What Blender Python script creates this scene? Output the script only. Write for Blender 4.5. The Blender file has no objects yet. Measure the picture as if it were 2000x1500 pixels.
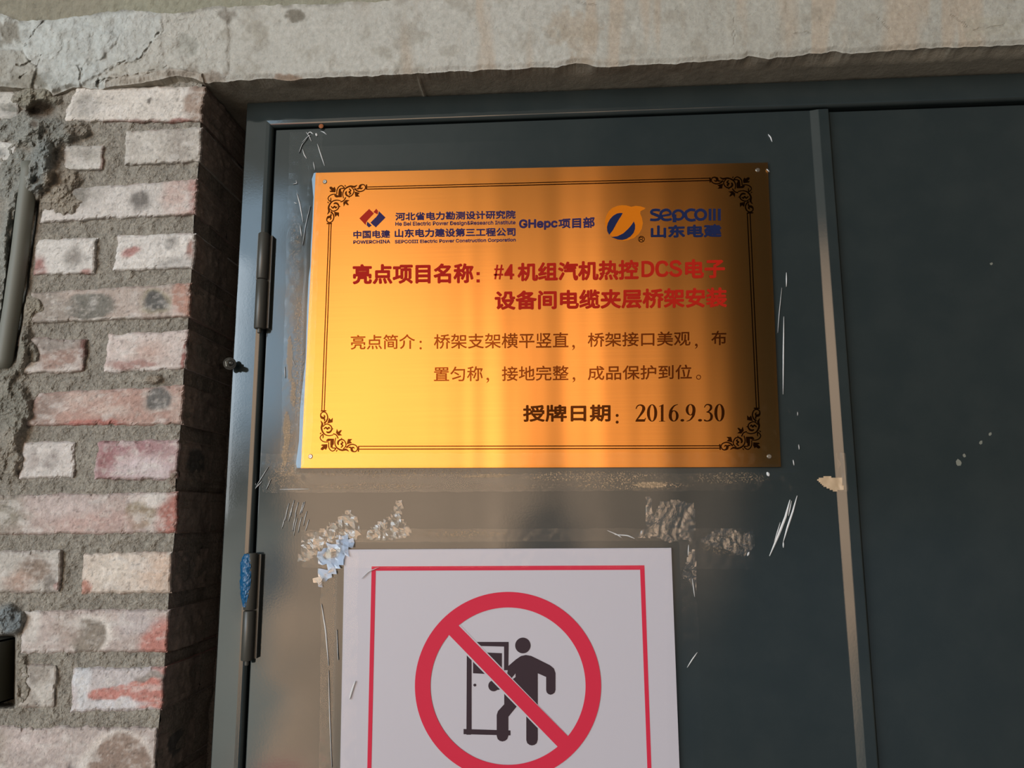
import bpy, math, random
import numpy as np
from mathutils import Vector

random.seed(7)
S = bpy.context.scene
COL = S.collection

# ------------------------------------------------------------------ camera, world, exposure
F = 1540.0
CAM = np.array([0.0, -1.15, 1.55])
PITCH, YAW, ROLL = math.radians(9.5), math.radians(3.75), math.radians(-0.25)


def _rx(a):
    c, s = math.cos(a), math.sin(a)
    return np.array([[1, 0, 0], [0, c, -s], [0, s, c]])


def _rz(a):
    c, s = math.cos(a), math.sin(a)
    return np.array([[c, -s, 0], [s, c, 0], [0, 0, 1]])


ROT = _rz(YAW) @ _rx(math.pi / 2 + PITCH) @ _rz(ROLL)
cam_data = bpy.data.cameras.new('camera')
cam_data.sensor_width = 36.0
cam_data.lens = 36.0 * F / 2000.0
cam_data.clip_start = 0.05
cam = bpy.data.objects.new('camera', cam_data)
COL.objects.link(cam)
from mathutils import Matrix
cam.matrix_world = Matrix.Translation(Vector(CAM)) @ Matrix(ROT.tolist()).to_4x4()
S.camera = cam

S.view_settings.view_transform = 'Standard'
S.view_settings.look = 'None'
S.view_settings.gamma = 1.0
S.view_settings.use_curve_mapping = False
S.view_settings.exposure = 0.0


class NT:
    """small helper for node trees"""

    def __init__(self, tree):
        self.t = tree
        self.n = tree.nodes
        self.n.clear()

    def node(self, kind, **kw):
        nd = self.n.new(kind)
        for k, v in kw.items():
            setattr(nd, k, v)
        return nd

    def put(self, sock, v):
        if isinstance(v, bpy.types.NodeSocket):
            self.t.links.new(v, sock)
        elif v is not None:
            if isinstance(v, (tuple, list)) and len(v) == 3 and sock.type == 'RGBA':
                v = (*v, 1.0)
            sock.default_value = v

    def math(self, op, a, b=None, clamp=False):
        nd = self.node('ShaderNodeMath', operation=op, use_clamp=clamp)
        self.put(nd.inputs[0], a)
        if b is not None:
            self.put(nd.inputs[1], b)
        return nd.outputs[0]

    def mul(self, *xs):
        r = xs[0]
        for x in xs[1:]:
            r = self.math('MULTIPLY', r, x)
        return r

    def step(self, x, a, b, lo=0.0, hi=1.0):
        nd = self.node('ShaderNodeMapRange', interpolation_type='SMOOTHSTEP')
        self.put(nd.inputs['Value'], x)
        nd.inputs['From Min'].default_value = a
        nd.inputs['From Max'].default_value = b
        nd.inputs['To Min'].default_value = lo
        nd.inputs['To Max'].default_value = hi
        return nd.outputs[0]

    def mix(self, f, a, b, blend='MIX'):
        nd = self.node('ShaderNodeMix', data_type='RGBA', blend_type=blend)
        nd.clamp_factor = True
        self.put(nd.inputs[0], f)
        self.put(nd.inputs[6], a)
        self.put(nd.inputs[7], b)
        return nd.outputs[2]

    def noise(self, vec, scale, detail=2.0, rough=0.5, dim='3D'):
        nd = self.node('ShaderNodeTexNoise', noise_dimensions=dim)
        if vec is not None:
            self.put(nd.inputs['Vector'], vec)
        nd.inputs['Scale'].default_value = scale
        nd.inputs['Detail'].default_value = detail
        nd.inputs['Roughness'].default_value = rough
        return nd.outputs['Fac']

    def bump(self, h, strength, dist, normal=None):
        nd = self.node('ShaderNodeBump')
        nd.inputs['Strength'].default_value = strength
        nd.inputs['Distance'].default_value = dist
        self.put(nd.inputs['Height'], h)
        if normal is not None:
            self.put(nd.inputs['Normal'], normal)
        return nd.outputs[0]


def build_world():
    """Daylight of the place: a roofed space open to the left of the camera; beyond the opening blue sky,
    a sunlit brown building and pale ground, to the right and above the dim interior."""
    w = bpy.data.worlds.new('daylight')
    S.world = w
    w.use_nodes = True
    k = NT(w.node_tree)
    tc = k.node('ShaderNodeTexCoord')
    sep = k.node('ShaderNodeSeparateXYZ')
    k.put(sep.inputs[0], tc.outputs['Generated'])
    x, y, z = sep.outputs
    az = k.mul(k.math('ARCTAN2', x, k.mul(y, -1.0)), 180 / math.pi)
    el = k.mul(k.math('ARCSINE', z), 180 / math.pi)
    n = k.noise(tc.outputs['Generated'], 9.0, 3.0)
    wob = k.mul(k.math('SUBTRACT', n, 0.5), 6.0)
    azw = k.math('ADD', az, wob)
    elw = k.math('ADD', el, wob)
    left = k.step(azw, -30, 8, 1.0, 0.0)
    # dim roof and interior, brighter towards the opening
    c = k.mix(left, (0.05, 0.055, 0.058), (1.0, 1.0, 0.90))
    c = k.mix(k.step(el, 30, 50), c, (0.16, 0.17, 0.17))
    # ground
    gl = k.mix(k.step(az, -20, -10, 1.0, 0.0), (0.13, 0.18, 0.24), (2.7, 2.8, 2.5))
    gl = k.mix(k.step(el, -34, -9, 1.0, 0.0), gl, (0.15, 0.125, 0.10))
    c = k.mix(k.step(el, -4, 3, 1.0, 0.0), c, gl)
    # sky in the opening
    f = k.mul(k.step(azw, -20.2, -19.4, 1.0, 0.0), k.step(el, 2, 9), k.step(elw, 20.5, 23, 1.0, 0.0))
    c = k.mix(f, c, (3.6, 4.9, 6.1))
    # sunlit building
    edge = k.math('ADD', k.math('ADD', az, k.mul(wob, 0.25)), k.mul(k.math('ABSOLUTE', k.math('SUBTRACT', el, 2.0)), 0.24))
    low = k.math('MINIMUM', k.math('ADD', -24.0, k.mul(k.math('ADD', az, 19.0), 2.4)), -7.0)
    fade = k.math('ADD', k.math('ADD', k.step(edge, -4.0, -1.0, 0.44, 0.0), k.step(edge, 5.5, 8.5, 0.34, 0.0)), k.step(edge, 10.5, 14.5, 0.22, 0.0))
    f = k.mul(k.step(azw, -20.0, -19.2), fade, k.step(k.math('SUBTRACT', elw, low), -4, 5), k.step(elw, 13, 20.5, 1.0, 0.0))
    n1 = k.node('ShaderNodeTexNoise', noise_dimensions='1D')
    k.put(n1.inputs['W'], az)
    n1.inputs['Scale'].default_value = 0.68
    n1.inputs['Detail'].default_value = 2.0
    streak_bands = k.step(n1.outputs['Fac'], 0.40, 0.60, 0.60, 1.18)        # noise bands on its far half, added to streak the plaque's reflection
    streak_bands = k.math('ADD', 1.0, k.mul(k.math('SUBTRACT', streak_bands, 1.0), k.step(az, -11, -7)))
    blot = k.step(k.noise(tc.outputs['Generated'], 13.0, 3.0), 0.3, 0.7, 0.78, 1.14)
    blot = k.math('ADD', 1.0, k.mul(k.math('SUBTRACT', blot, 1.0), k.step(el, -7, 0, 1.0, 0.25)))
    bcol = k.mix(1.0, (5.6, 3.9, 2.6), k.mul(streak_bands, blot), 'MULTIPLY')
    c = k.mix(f, c, bcol)
    # something red lying in front of it
    d = k.math('SQRT', k.math('ADD', k.math('POWER', k.mul(k.math('ADD', azw, 18.7), 1 / 1.5), 2.0), k.math('POWER', k.mul(k.math('ADD', el, 17.2), 1 / 1.5), 2.0)))
    c = k.mix(k.step(d, 0.85, 1.1, 0.85, 0.0), c, (4.6, 0.9, 1.2))
    # dark blobs added for reflections: the camera holder, and a smear beside the building
    d = k.math('SQRT', k.math('ADD', k.math('POWER', k.mul(k.math('ADD', azw, 1.4), 1 / 3.6), 2.0), k.math('POWER', k.mul(k.math('ADD', el, 4.2), 1 / 5.6), 2.0)))
    c = k.mix(k.step(d, 0.6, 1.1, 0.85, 0.0), c, (0.7, 0.6, 0.55))
    d = k.math('SQRT', k.math('ADD', k.math('POWER', k.mul(k.math('ADD', azw, 20.3), 1 / 0.9), 2.0), k.math('POWER', k.mul(k.math('ADD', el, 4.0), 1 / 2.6), 2.0)))
    c = k.mix(k.step(d, 0.7, 1.1, 0.8, 0.0), c, (0.9, 1.0, 1.15))
    # far left dimmed to keep the overall light level; nothing but gloom from the right and from behind the wall
    c = k.mix(k.step(az, -46, -28, 0.80, 0.0), c, (0.12, 0.12, 0.12))
    c = k.mix(k.step(az, 18, 40), c, (0.10, 0.092, 0.082))
    bg = k.node('ShaderNodeBackground')
    k.put(bg.inputs[0], c)
    bg.inputs[1].default_value = 1.0
    out = k.node('ShaderNodeOutputWorld')
    k.t.links.new(bg.outputs[0], out.inputs[0])
    w.cycles.sampling_method = 'MANUAL'
    w.cycles.sample_map_resolution = 1024


build_world()

# added area lamp on the left, for daylight that falls off to the right
la = bpy.data.lights.new('daylight_fill', 'AREA')
la.shape = 'RECTANGLE'
la.size, la.size_y = 1.8, 1.5
la.color = (0.90, 0.96, 1.0)
la.energy = 44.0
lo = bpy.data.objects.new('daylight_fill', la)
COL.objects.link(lo)
lo.location = (-2.5, -2.7, 2.3)
lo.rotation_euler = (Vector((0.1, 0.0, 1.75)) - lo.location).to_track_quat('-Z', 'Y').to_euler()

# ------------------------------------------------------------------ helpers


def un(px, py, Y):
    """the point of the plane y = Y that stands at photo position (px, py); arrays or numbers"""
    px, py, Y = np.broadcast_arrays(np.asarray(px, float), np.asarray(py, float), np.asarray(Y, float))
    d = np.stack([(px - 1000) / F, -(py - 750) / F, -np.ones_like(px)], -1) @ ROT.T
    t = (Y - CAM[1]) / d[..., 1]
    return CAM + d * t[..., None]


def proj(p):
    q = (np.asarray(p, float) - CAM) @ ROT
    return 1000 + F * q[..., 0] / -q[..., 2], 750 - F * q[..., 1] / -q[..., 2]


def lin(c):
    c = np.asarray(c, float) / 255.0
    return np.where(c <= 0.04045, c / 12.92, ((c + 0.055) / 1.055) ** 2.4)


def L3(*c):
    return tuple(float(v) for v in lin(c))


def _hash(ix, iy, iz, seed):
    h = (ix.astype(np.int64) * 374761393 + iy.astype(np.int64) * 668265263 + iz.astype(np.int64) * 2147483647 + seed * 974634777) & 0xFFFFFFFF
    h = ((h ^ (h >> 13)) * 1274126177) & 0xFFFFFFFF
    h = ((h ^ (h >> 16)) * 2246822519) & 0xFFFFFFFF
    return ((h ^ (h >> 15)) & 0xFFFFFF) / float(0xFFFFFF)


def vnoise(x, y, z=0.0, seed=0):
    """value noise in -1..1"""
    x, y, z = np.broadcast_arrays(np.asarray(x, float), np.asarray(y, float), np.asarray(z, float))
    fx, fy, fz = np.floor(x), np.floor(y), np.floor(z)
    u, v, w = x - fx, y - fy, z - fz
    u, v, w = [t * t * (3 - 2 * t) for t in (u, v, w)]
    r = 0
    for a in (0, 1):
        for b in (0, 1):
            for c in (0, 1):
                r = r + _hash(fx + a, fy + b, fz + c, seed) * (u if a else 1 - u) * (v if b else 1 - v) * (w if c else 1 - w)
    return r * 2 - 1


def fbm(x, y, z=0.0, octv=4, seed=0, gain=0.5):
    r, amp, tot, f = 0, 1.0, 0, 1.0
    for o in range(octv):
        r = r + vnoise(x * f, y * f, np.asarray(z) * f, seed + o) * amp
        tot += amp
        amp *= gain
        f *= 2.03
    return r / tot


def sstep(x, a, b):
    t = np.clip((np.asarray(x, float) - a) / (b - a), 0, 1)
    return t * t * (3 - 2 * t)


class MB:
    """collects vertices, faces, material indices and colours of one mesh"""

    def __init__(self):
        self.v, self.f, self.mi, self.c = [], [], [], []
        self.n = 0
        self.hascol = False

    def add(self, v, f, mi=0, col=None):
        v = np.asarray(v, float).reshape(-1, 3)
        self.v.append(v)
        for q in f:
            self.f.append(tuple(int(i) + self.n for i in q))
            self.mi.append(mi)
        if col is None:
            col = np.ones((len(v), 3))
        else:
            self.hascol = True
        self.c.append(np.broadcast_to(np.asarray(col, float), (len(v), 3)))
        self.n += len(v)

    def grid(self, P, mi=0, col=None, flip=False):
        """P: (nv, nu, 3)"""
        nv, nu = P.shape[:2]
        i = np.arange(nv * nu).reshape(nv, nu)
        q = np.stack([i[:-1, :-1], i[:-1, 1:], i[1:, 1:], i[1:, :-1]], -1).reshape(-1, 4)
        if flip:
            q = q[:, ::-1]
        self.add(P.reshape(-1, 3), q.tolist(), mi, None if col is None else np.asarray(col).reshape(-1, 3))

    def box(self, lo, hi, mi=0):
        x0, y0, z0 = lo
        x1, y1, z1 = hi
        v = [(x0, y0, z0), (x1, y0, z0), (x1, y1, z0), (x0, y1, z0), (x0, y0, z1), (x1, y0, z1), (x1, y1, z1), (x0, y1, z1)]
        self.add(v, [(0, 3, 2, 1), (4, 5, 6, 7), (0, 1, 5, 4), (1, 2, 6, 5), (2, 3, 7, 6), (3, 0, 4, 7)], mi)

    def rings(self, rings, mi=0, closed=True, caps=True):
        """loft through rings of equal vertex count"""
        R = np.asarray(rings, float)
        m, n = R.shape[:2]
        f = []
        for a in range(m - 1):
            for b in range(n if closed else n - 1):
                c = (b + 1) % n
                f.append((a * n + b, a * n + c, (a + 1) * n + c, (a + 1) * n + b))
        if caps:
            f.append(tuple(reversed(range(n))))
            f.append(tuple((m - 1) * n + b for b in range(n)))
        self.add(R.reshape(-1, 3), f, mi)

    def lathe(self, p0, axis, prof, n=24, mi=0):
        """prof: (distance along the axis, radius)"""
        a = Vector(axis).normalized()
        u = a.orthogonal().normalized()
        w = a.cross(u)
        rings = []
        for d, r in prof:
            rings.append([Vector(p0) + a * d + (u * math.cos(t) + w * math.sin(t)) * r for t in [2 * math.pi * i / n for i in range(n)]])
        self.rings(rings, mi)

    def tube(self, pts, r, n=20, mi=0):
        pts = [Vector(p) for p in pts]
        rings = []
        u = None
        for i, p in enumerate(pts):
            a = (pts[min(i + 1, len(pts) - 1)] - pts[max(i - 1, 0)]).normalized()
            u = a.orthogonal().normalized() if u is None else (u - a * u.dot(a)).normalized()
            w = a.cross(u)
            rr = r[i] if isinstance(r, (list, tuple)) else r
            rings.append([p + (u * math.cos(t) + w * math.sin(t)) * rr for t in [2 * math.pi * k / n for k in range(n)]])
        self.rings(rings, mi)

    def build(self, name, mats, parent=None, smooth=False, loc=None):
        V = np.concatenate(self.v)
        if parent is not None:
            org = np.array(parent['_w'])
        elif loc is not None:
            org = np.asarray(loc, float)
        else:
            org = np.array([V[:, 0].mean(), V[:, 1].max(), V[:, 2].min()])
        me = bpy.data.meshes.new(name)
        me.from_pydata((V - org).tolist(), [], self.f)
        if not isinstance(mats, (list, tuple)):
            mats = [mats]
        for m in mats:
            me.materials.append(m)
        me.polygons.foreach_set('material_index', self.mi)
        if smooth:
            me.polygons.foreach_set('use_smooth', [True] * len(self.f))
        if self.hascol:
            at = me.color_attributes.new('tone', 'FLOAT_COLOR', 'POINT')
            C = np.concatenate(self.c)
            at.data.foreach_set('color', np.concatenate([C, np.ones((len(C), 1))], 1).ravel())
        me.update()
        if smooth == 'angle':
            me.polygons.foreach_set('use_smooth', [True] * len(self.f))
            me.set_sharp_from_angle(angle=math.radians(42))
        o = bpy.data.objects.new(name, me)
        COL.objects.link(o)
        if parent is not None:
            o.parent = parent
        else:
            o.location = Vector(org)
        o['_w'] = [float(a) for a in org]
        return o


def empty(name, loc, parent=None):
    o = bpy.data.objects.new(name, None)
    COL.objects.link(o)
    o.empty_display_size = 0.03
    o['_w'] = [float(a) for a in loc]
    if parent is not None:
        o.parent = parent
        o.location = Vector(loc) - Vector(parent['_w'])
    else:
        o.location = Vector(loc)
    return o


def tag(o, label=None, cat=None, group=None, kind=None):
    if label:
        o['label'] = label
    if cat:
        o['category'] = cat
    if group:
        o['group'] = group
    if kind:
        o['kind'] = kind
    return o


# ------------------------------------------------------------------ materials


def mat(name, base=(0.5, 0.5, 0.5), rough=0.5, metal=0.0, spec=0.5, tweak=None):
    m = bpy.data.materials.new(name)
    m.use_nodes = True
    k = NT(m.node_tree)
    b = k.node('ShaderNodeBsdfPrincipled')
    k.put(b.inputs['Base Color'], base)
    b.inputs['Roughness'].default_value = rough
    b.inputs['Metallic'].default_value = metal
    b.inputs['Specular IOR Level'].default_value = spec
    out = k.node('ShaderNodeOutputMaterial')
    k.t.links.new(b.outputs[0], out.inputs[0])
    if tweak:
        tweak(k, b, out)
    return m


def objco(k):
    return k.node('ShaderNodeTexCoord').outputs['Object']


def tone_mat(name, rough, fine, fine_amp, bumps, speck=0.0):
    """colour from the surface's own 'tone' attribute, broken up by fine grain"""

    def tw(k, b, out):
        at = k.node('ShaderNodeVertexColor', layer_name='tone')
        co = objco(k)
        g = k.noise(co, fine, 4.0, 0.65)
        g = k.step(g, 0.25, 0.75, 1 - fine_amp, 1 + fine_amp)
        c = k.mix(1.0, at.outputs[0], g, 'MULTIPLY')
        if speck:
            s = k.noise(co, 420, 2.0, 0.6)
            s = k.step(s, 0.66, 0.74)
            c = k.mix(k.mul(s, speck), c, (0.045, 0.04, 0.035))
        k.put(b.inputs['Base Color'], c)
        nrm = None
        for sc, st, ds in bumps:
            nrm = k.bump(k.noise(co, sc, 4.0, 0.6), st, ds, nrm)
        k.put(b.inputs['Normal'], nrm)

    return mat(name, rough=rough, spec=0.25, tweak=tw)


M_BRICK = tone_mat('brick', 0.9, 160, 0.16, [(90, 0.6, 0.004), (420, 0.5, 0.0015)], 0.6)
M_MORTAR = tone_mat('mortar', 0.95, 240, 0.3, [(130, 0.8, 0.006), (500, 0.7, 0.002)], 0.5)
M_CONCRETE = tone_mat('concrete', 0.92, 130, 0.12, [(70, 0.35, 0.004), (380, 0.4, 0.0014)], 0.5)


def _paint(k, b, out):
    co = objco(k)
    peel = k.noise(co, 330, 2.0, 0.5)
    fine = k.noise(co, 1300, 2.0, 0.6)
    nb = k.bump(peel, 0.10, 0.00016)
    nb = k.bump(fine, 0.10, 0.00006, nb)
    k.put(b.inputs['Normal'], nb)
    d = k.noise(co, 14, 5.0, 0.6)
    k.put(b.inputs['Base Color'], k.mix(k.step(d, 0.3, 0.75), (0.023, 0.031, 0.032), (0.029, 0.037, 0.037)))
    k.put(b.inputs['Roughness'], k.step(k.noise(co, 22, 4.0, 0.6), 0.3, 0.8, 0.06, 0.10))


M_PAINT = mat('grey_green_paint', rough=0.14, tweak=_paint)
M_HINGE = mat('hinge_paint', (0.060, 0.059, 0.051), 0.36)
M_GAP = mat('dark_gap', (0.006, 0.006, 0.006), 0.8)


def gold_mat(name, scale):
    """brushed brass-coloured metal; scale < 1 for the etched, darkened lettering in it"""

    def tw(k, b, out):
        co = objco(k)
        mp = k.node('ShaderNodeMapping')
        k.put(mp.inputs['Vector'], co)
        mp.inputs['Scale'].default_value = (4, 1, 900)
        g = k.noise(mp.outputs[0], 1.0, 3.0, 0.6)
        lo = tuple(a * c for a, c in zip((0.43, 0.19, 0.046), scale))
        hi = tuple(a * c for a, c in zip((0.53, 0.238, 0.06), scale))
        gl = k.node('ShaderNodeBsdfAnisotropic')
        k.put(gl.inputs['Color'], k.mix(g, lo, hi))
        gl.inputs['Roughness'].default_value = 0.14
        gl.inputs['Anisotropy'].default_value = -0.77
        tn = k.node('ShaderNodeCombineXYZ')
        tn.inputs[2].default_value = 1.0        # brushed sideways: reflections spread up and down
        k.put(gl.inputs['Tangent'], tn.outputs[0])
        k.t.links.new(gl.outputs[0], out.inputs[0])
        k.n.remove(b)

    return mat(name, rough=0.2, metal=1.0, tweak=tw)


M_GOLD = gold_mat('brushed_gold', (1, 1, 1))
M_INK_BROWN = gold_mat('brown_ink', (.24, .14, .10))
M_INK_DARK = gold_mat('dark_brown_ink', (.09, .065, .06))
M_INK_RED = mat('red_ink', L3(174, 30, 14), 0.6, spec=0.1)
M_INK_NAVY = mat('navy_ink', L3(50, 38, 82), 0.6, spec=0.12)
M_INK_DEEP = mat('deep_navy_ink', L3(24, 34, 72), 0.6, spec=0.1)
M_INK_ORANGE = mat('orange_ink', L3(206, 112, 8), 0.6, spec=0.1)
M_INK_BRICK = mat('brick_red_ink', L3(168, 38, 22), 0.6, spec=0.1)
M_WHITE = mat('white_board', L3(192, 188, 198), 0.38, spec=0.35)
M_SIGN_RED = mat('sign_red', L3(208, 46, 72), 0.5, spec=0.12)
M_SIGN_DARK = mat('sign_dark', L3(56, 42, 50), 0.5, spec=0.15)
M_STEEL = mat('dull_steel', (0.30, 0.29, 0.26), 0.32, 1.0)
M_BLUEFILM = mat('blue_film', L3(140, 175, 205), 0.3)
M_BLUEWRAP = mat('blue_wrap', L3(20, 84, 128), 0.28)
M_PIPE = mat('grey_conduit', L3(112, 113, 104), 0.55)
M_BOX = mat('box_metal', L3(62, 62, 52), 0.5)
M_YELLOW = mat('yellow_cap', L3(196, 180, 60), 0.4)
M_BOXWHITE = mat('white_wire', L3(205, 205, 198), 0.45)
M_RUST = mat('rust', L3(150, 88, 48), 0.8)
M_CHIP = mat('bare_chip', L3(120, 122, 112), 0.7)


def film_mat(name, gloss, rough, milky, mscale, lo, hi, bscale, bst, tint=(0.8, 0.78, 0.74)):
    m = bpy.data.materials.new(name)
    m.use_nodes = True
    k = NT(m.node_tree)
    co = objco(k)
    tr = k.node('ShaderNodeBsdfTransparent')
    gl = k.node('ShaderNodeBsdfGlossy')
    gl.inputs['Roughness'].default_value = rough
    k.put(gl.inputs['Color'], (1, 1, 1))
    k.put(gl.inputs['Normal'], k.bump(k.noise(co, bscale, 3.0, 0.6), bst, 0.002))
    mx = k.node('ShaderNodeMixShader')
    mx.inputs[0].default_value = gloss
    k.t.links.new(tr.outputs[0], mx.inputs[1])
    k.t.links.new(gl.outputs[0], mx.inputs[2])
    df = k.node('ShaderNodeBsdfDiffuse')
    k.put(df.inputs['Color'], tint)
    f = k.step(k.noise(co, mscale, 4.0, 0.7), lo, hi)
    big = k.step(k.noise(co, 30, 2.0, 0.5), 0.36, 0.52)
    f = k.mul(f, big, milky)
    m2 = k.node('ShaderNodeMixShader')
    k.put(m2.inputs[0], f)
    k.t.links.new(mx.outputs[0], m2.inputs[1])
    k.t.links.new(df.outputs[0], m2.inputs[2])
    out = k.node('ShaderNodeOutputMaterial')
    k.t.links.new(m2.outputs[0], out.inputs[0])
    return m




def tape_mat():
    """clear film; 'tone' red: adhesive bubbles, their bright reflections painted in, green: milky tan patches where the glue has let go"""
    m = bpy.data.materials.new('clear_tape')
    m.use_nodes = True
    k = NT(m.node_tree)
    co = objco(k)
    at = k.node('ShaderNodeVertexColor', layer_name='tone')
    sep = k.node('ShaderNodeSeparateColor')
    k.put(sep.inputs[0], at.outputs[0])
    tr = k.node('ShaderNodeBsdfTransparent')
    gl = k.node('ShaderNodeBsdfGlossy')
    gl.inputs['Roughness'].default_value = 0.08
    k.put(gl.inputs['Normal'], k.bump(k.noise(co, 120, 3.0, 0.6), 0.1, 0.001))
    mx = k.node('ShaderNodeMixShader')
    mx.inputs[0].default_value = 0.012
    k.t.links.new(tr.outputs[0], mx.inputs[1])
    k.t.links.new(gl.outputs[0], mx.inputs[2])
    df = k.node('ShaderNodeBsdfDiffuse')
    k.put(df.inputs['Color'], (0.50, 0.36, 0.23))
    sp = k.step(k.noise(co, 460, 3.0, 0.65), 0.53, 0.60)
    f = k.math('ADD', k.mul(sp, sep.outputs[0], 0.75), k.mul(k.step(k.math('ADD', sep.outputs[1], k.mul(k.math('SUBTRACT', k.noise(co, 240, 3.0, 0.6), 0.5), 1.1)), 0.42, 0.58), 0.5), True)
    m2 = k.node('ShaderNodeMixShader')
    k.put(m2.inputs[0], f)
    k.t.links.new(mx.outputs[0], m2.inputs[1])
    k.t.links.new(df.outputs[0], m2.inputs[2])
    out = k.node('ShaderNodeOutputMaterial')
    k.t.links.new(m2.outputs[0], out.inputs[0])
    return m


M_TAPE = tape_mat()
M_CRINKLE = film_mat('crinkled_film', 0.06, 0.09, 0.10, 300, 0.5, 0.7, 220, 0.25)
M_CREASE_GLINT = mat('tape_crease_glint', (0.68, 0.69, 0.70), 0.22)  # glints along the clear tape's creases, painted in as a whitish colour

# ------------------------------------------------------------------ brick wall with the door jamb (left)
YB = -0.066          # brick faces
YL = -0.072          # lintel face
BRICK_E = 0.80       # how light the wall stands in the daylight: picture tone = tone * this


def tone(c, e=BRICK_E):
    return lin(c) / e


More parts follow.
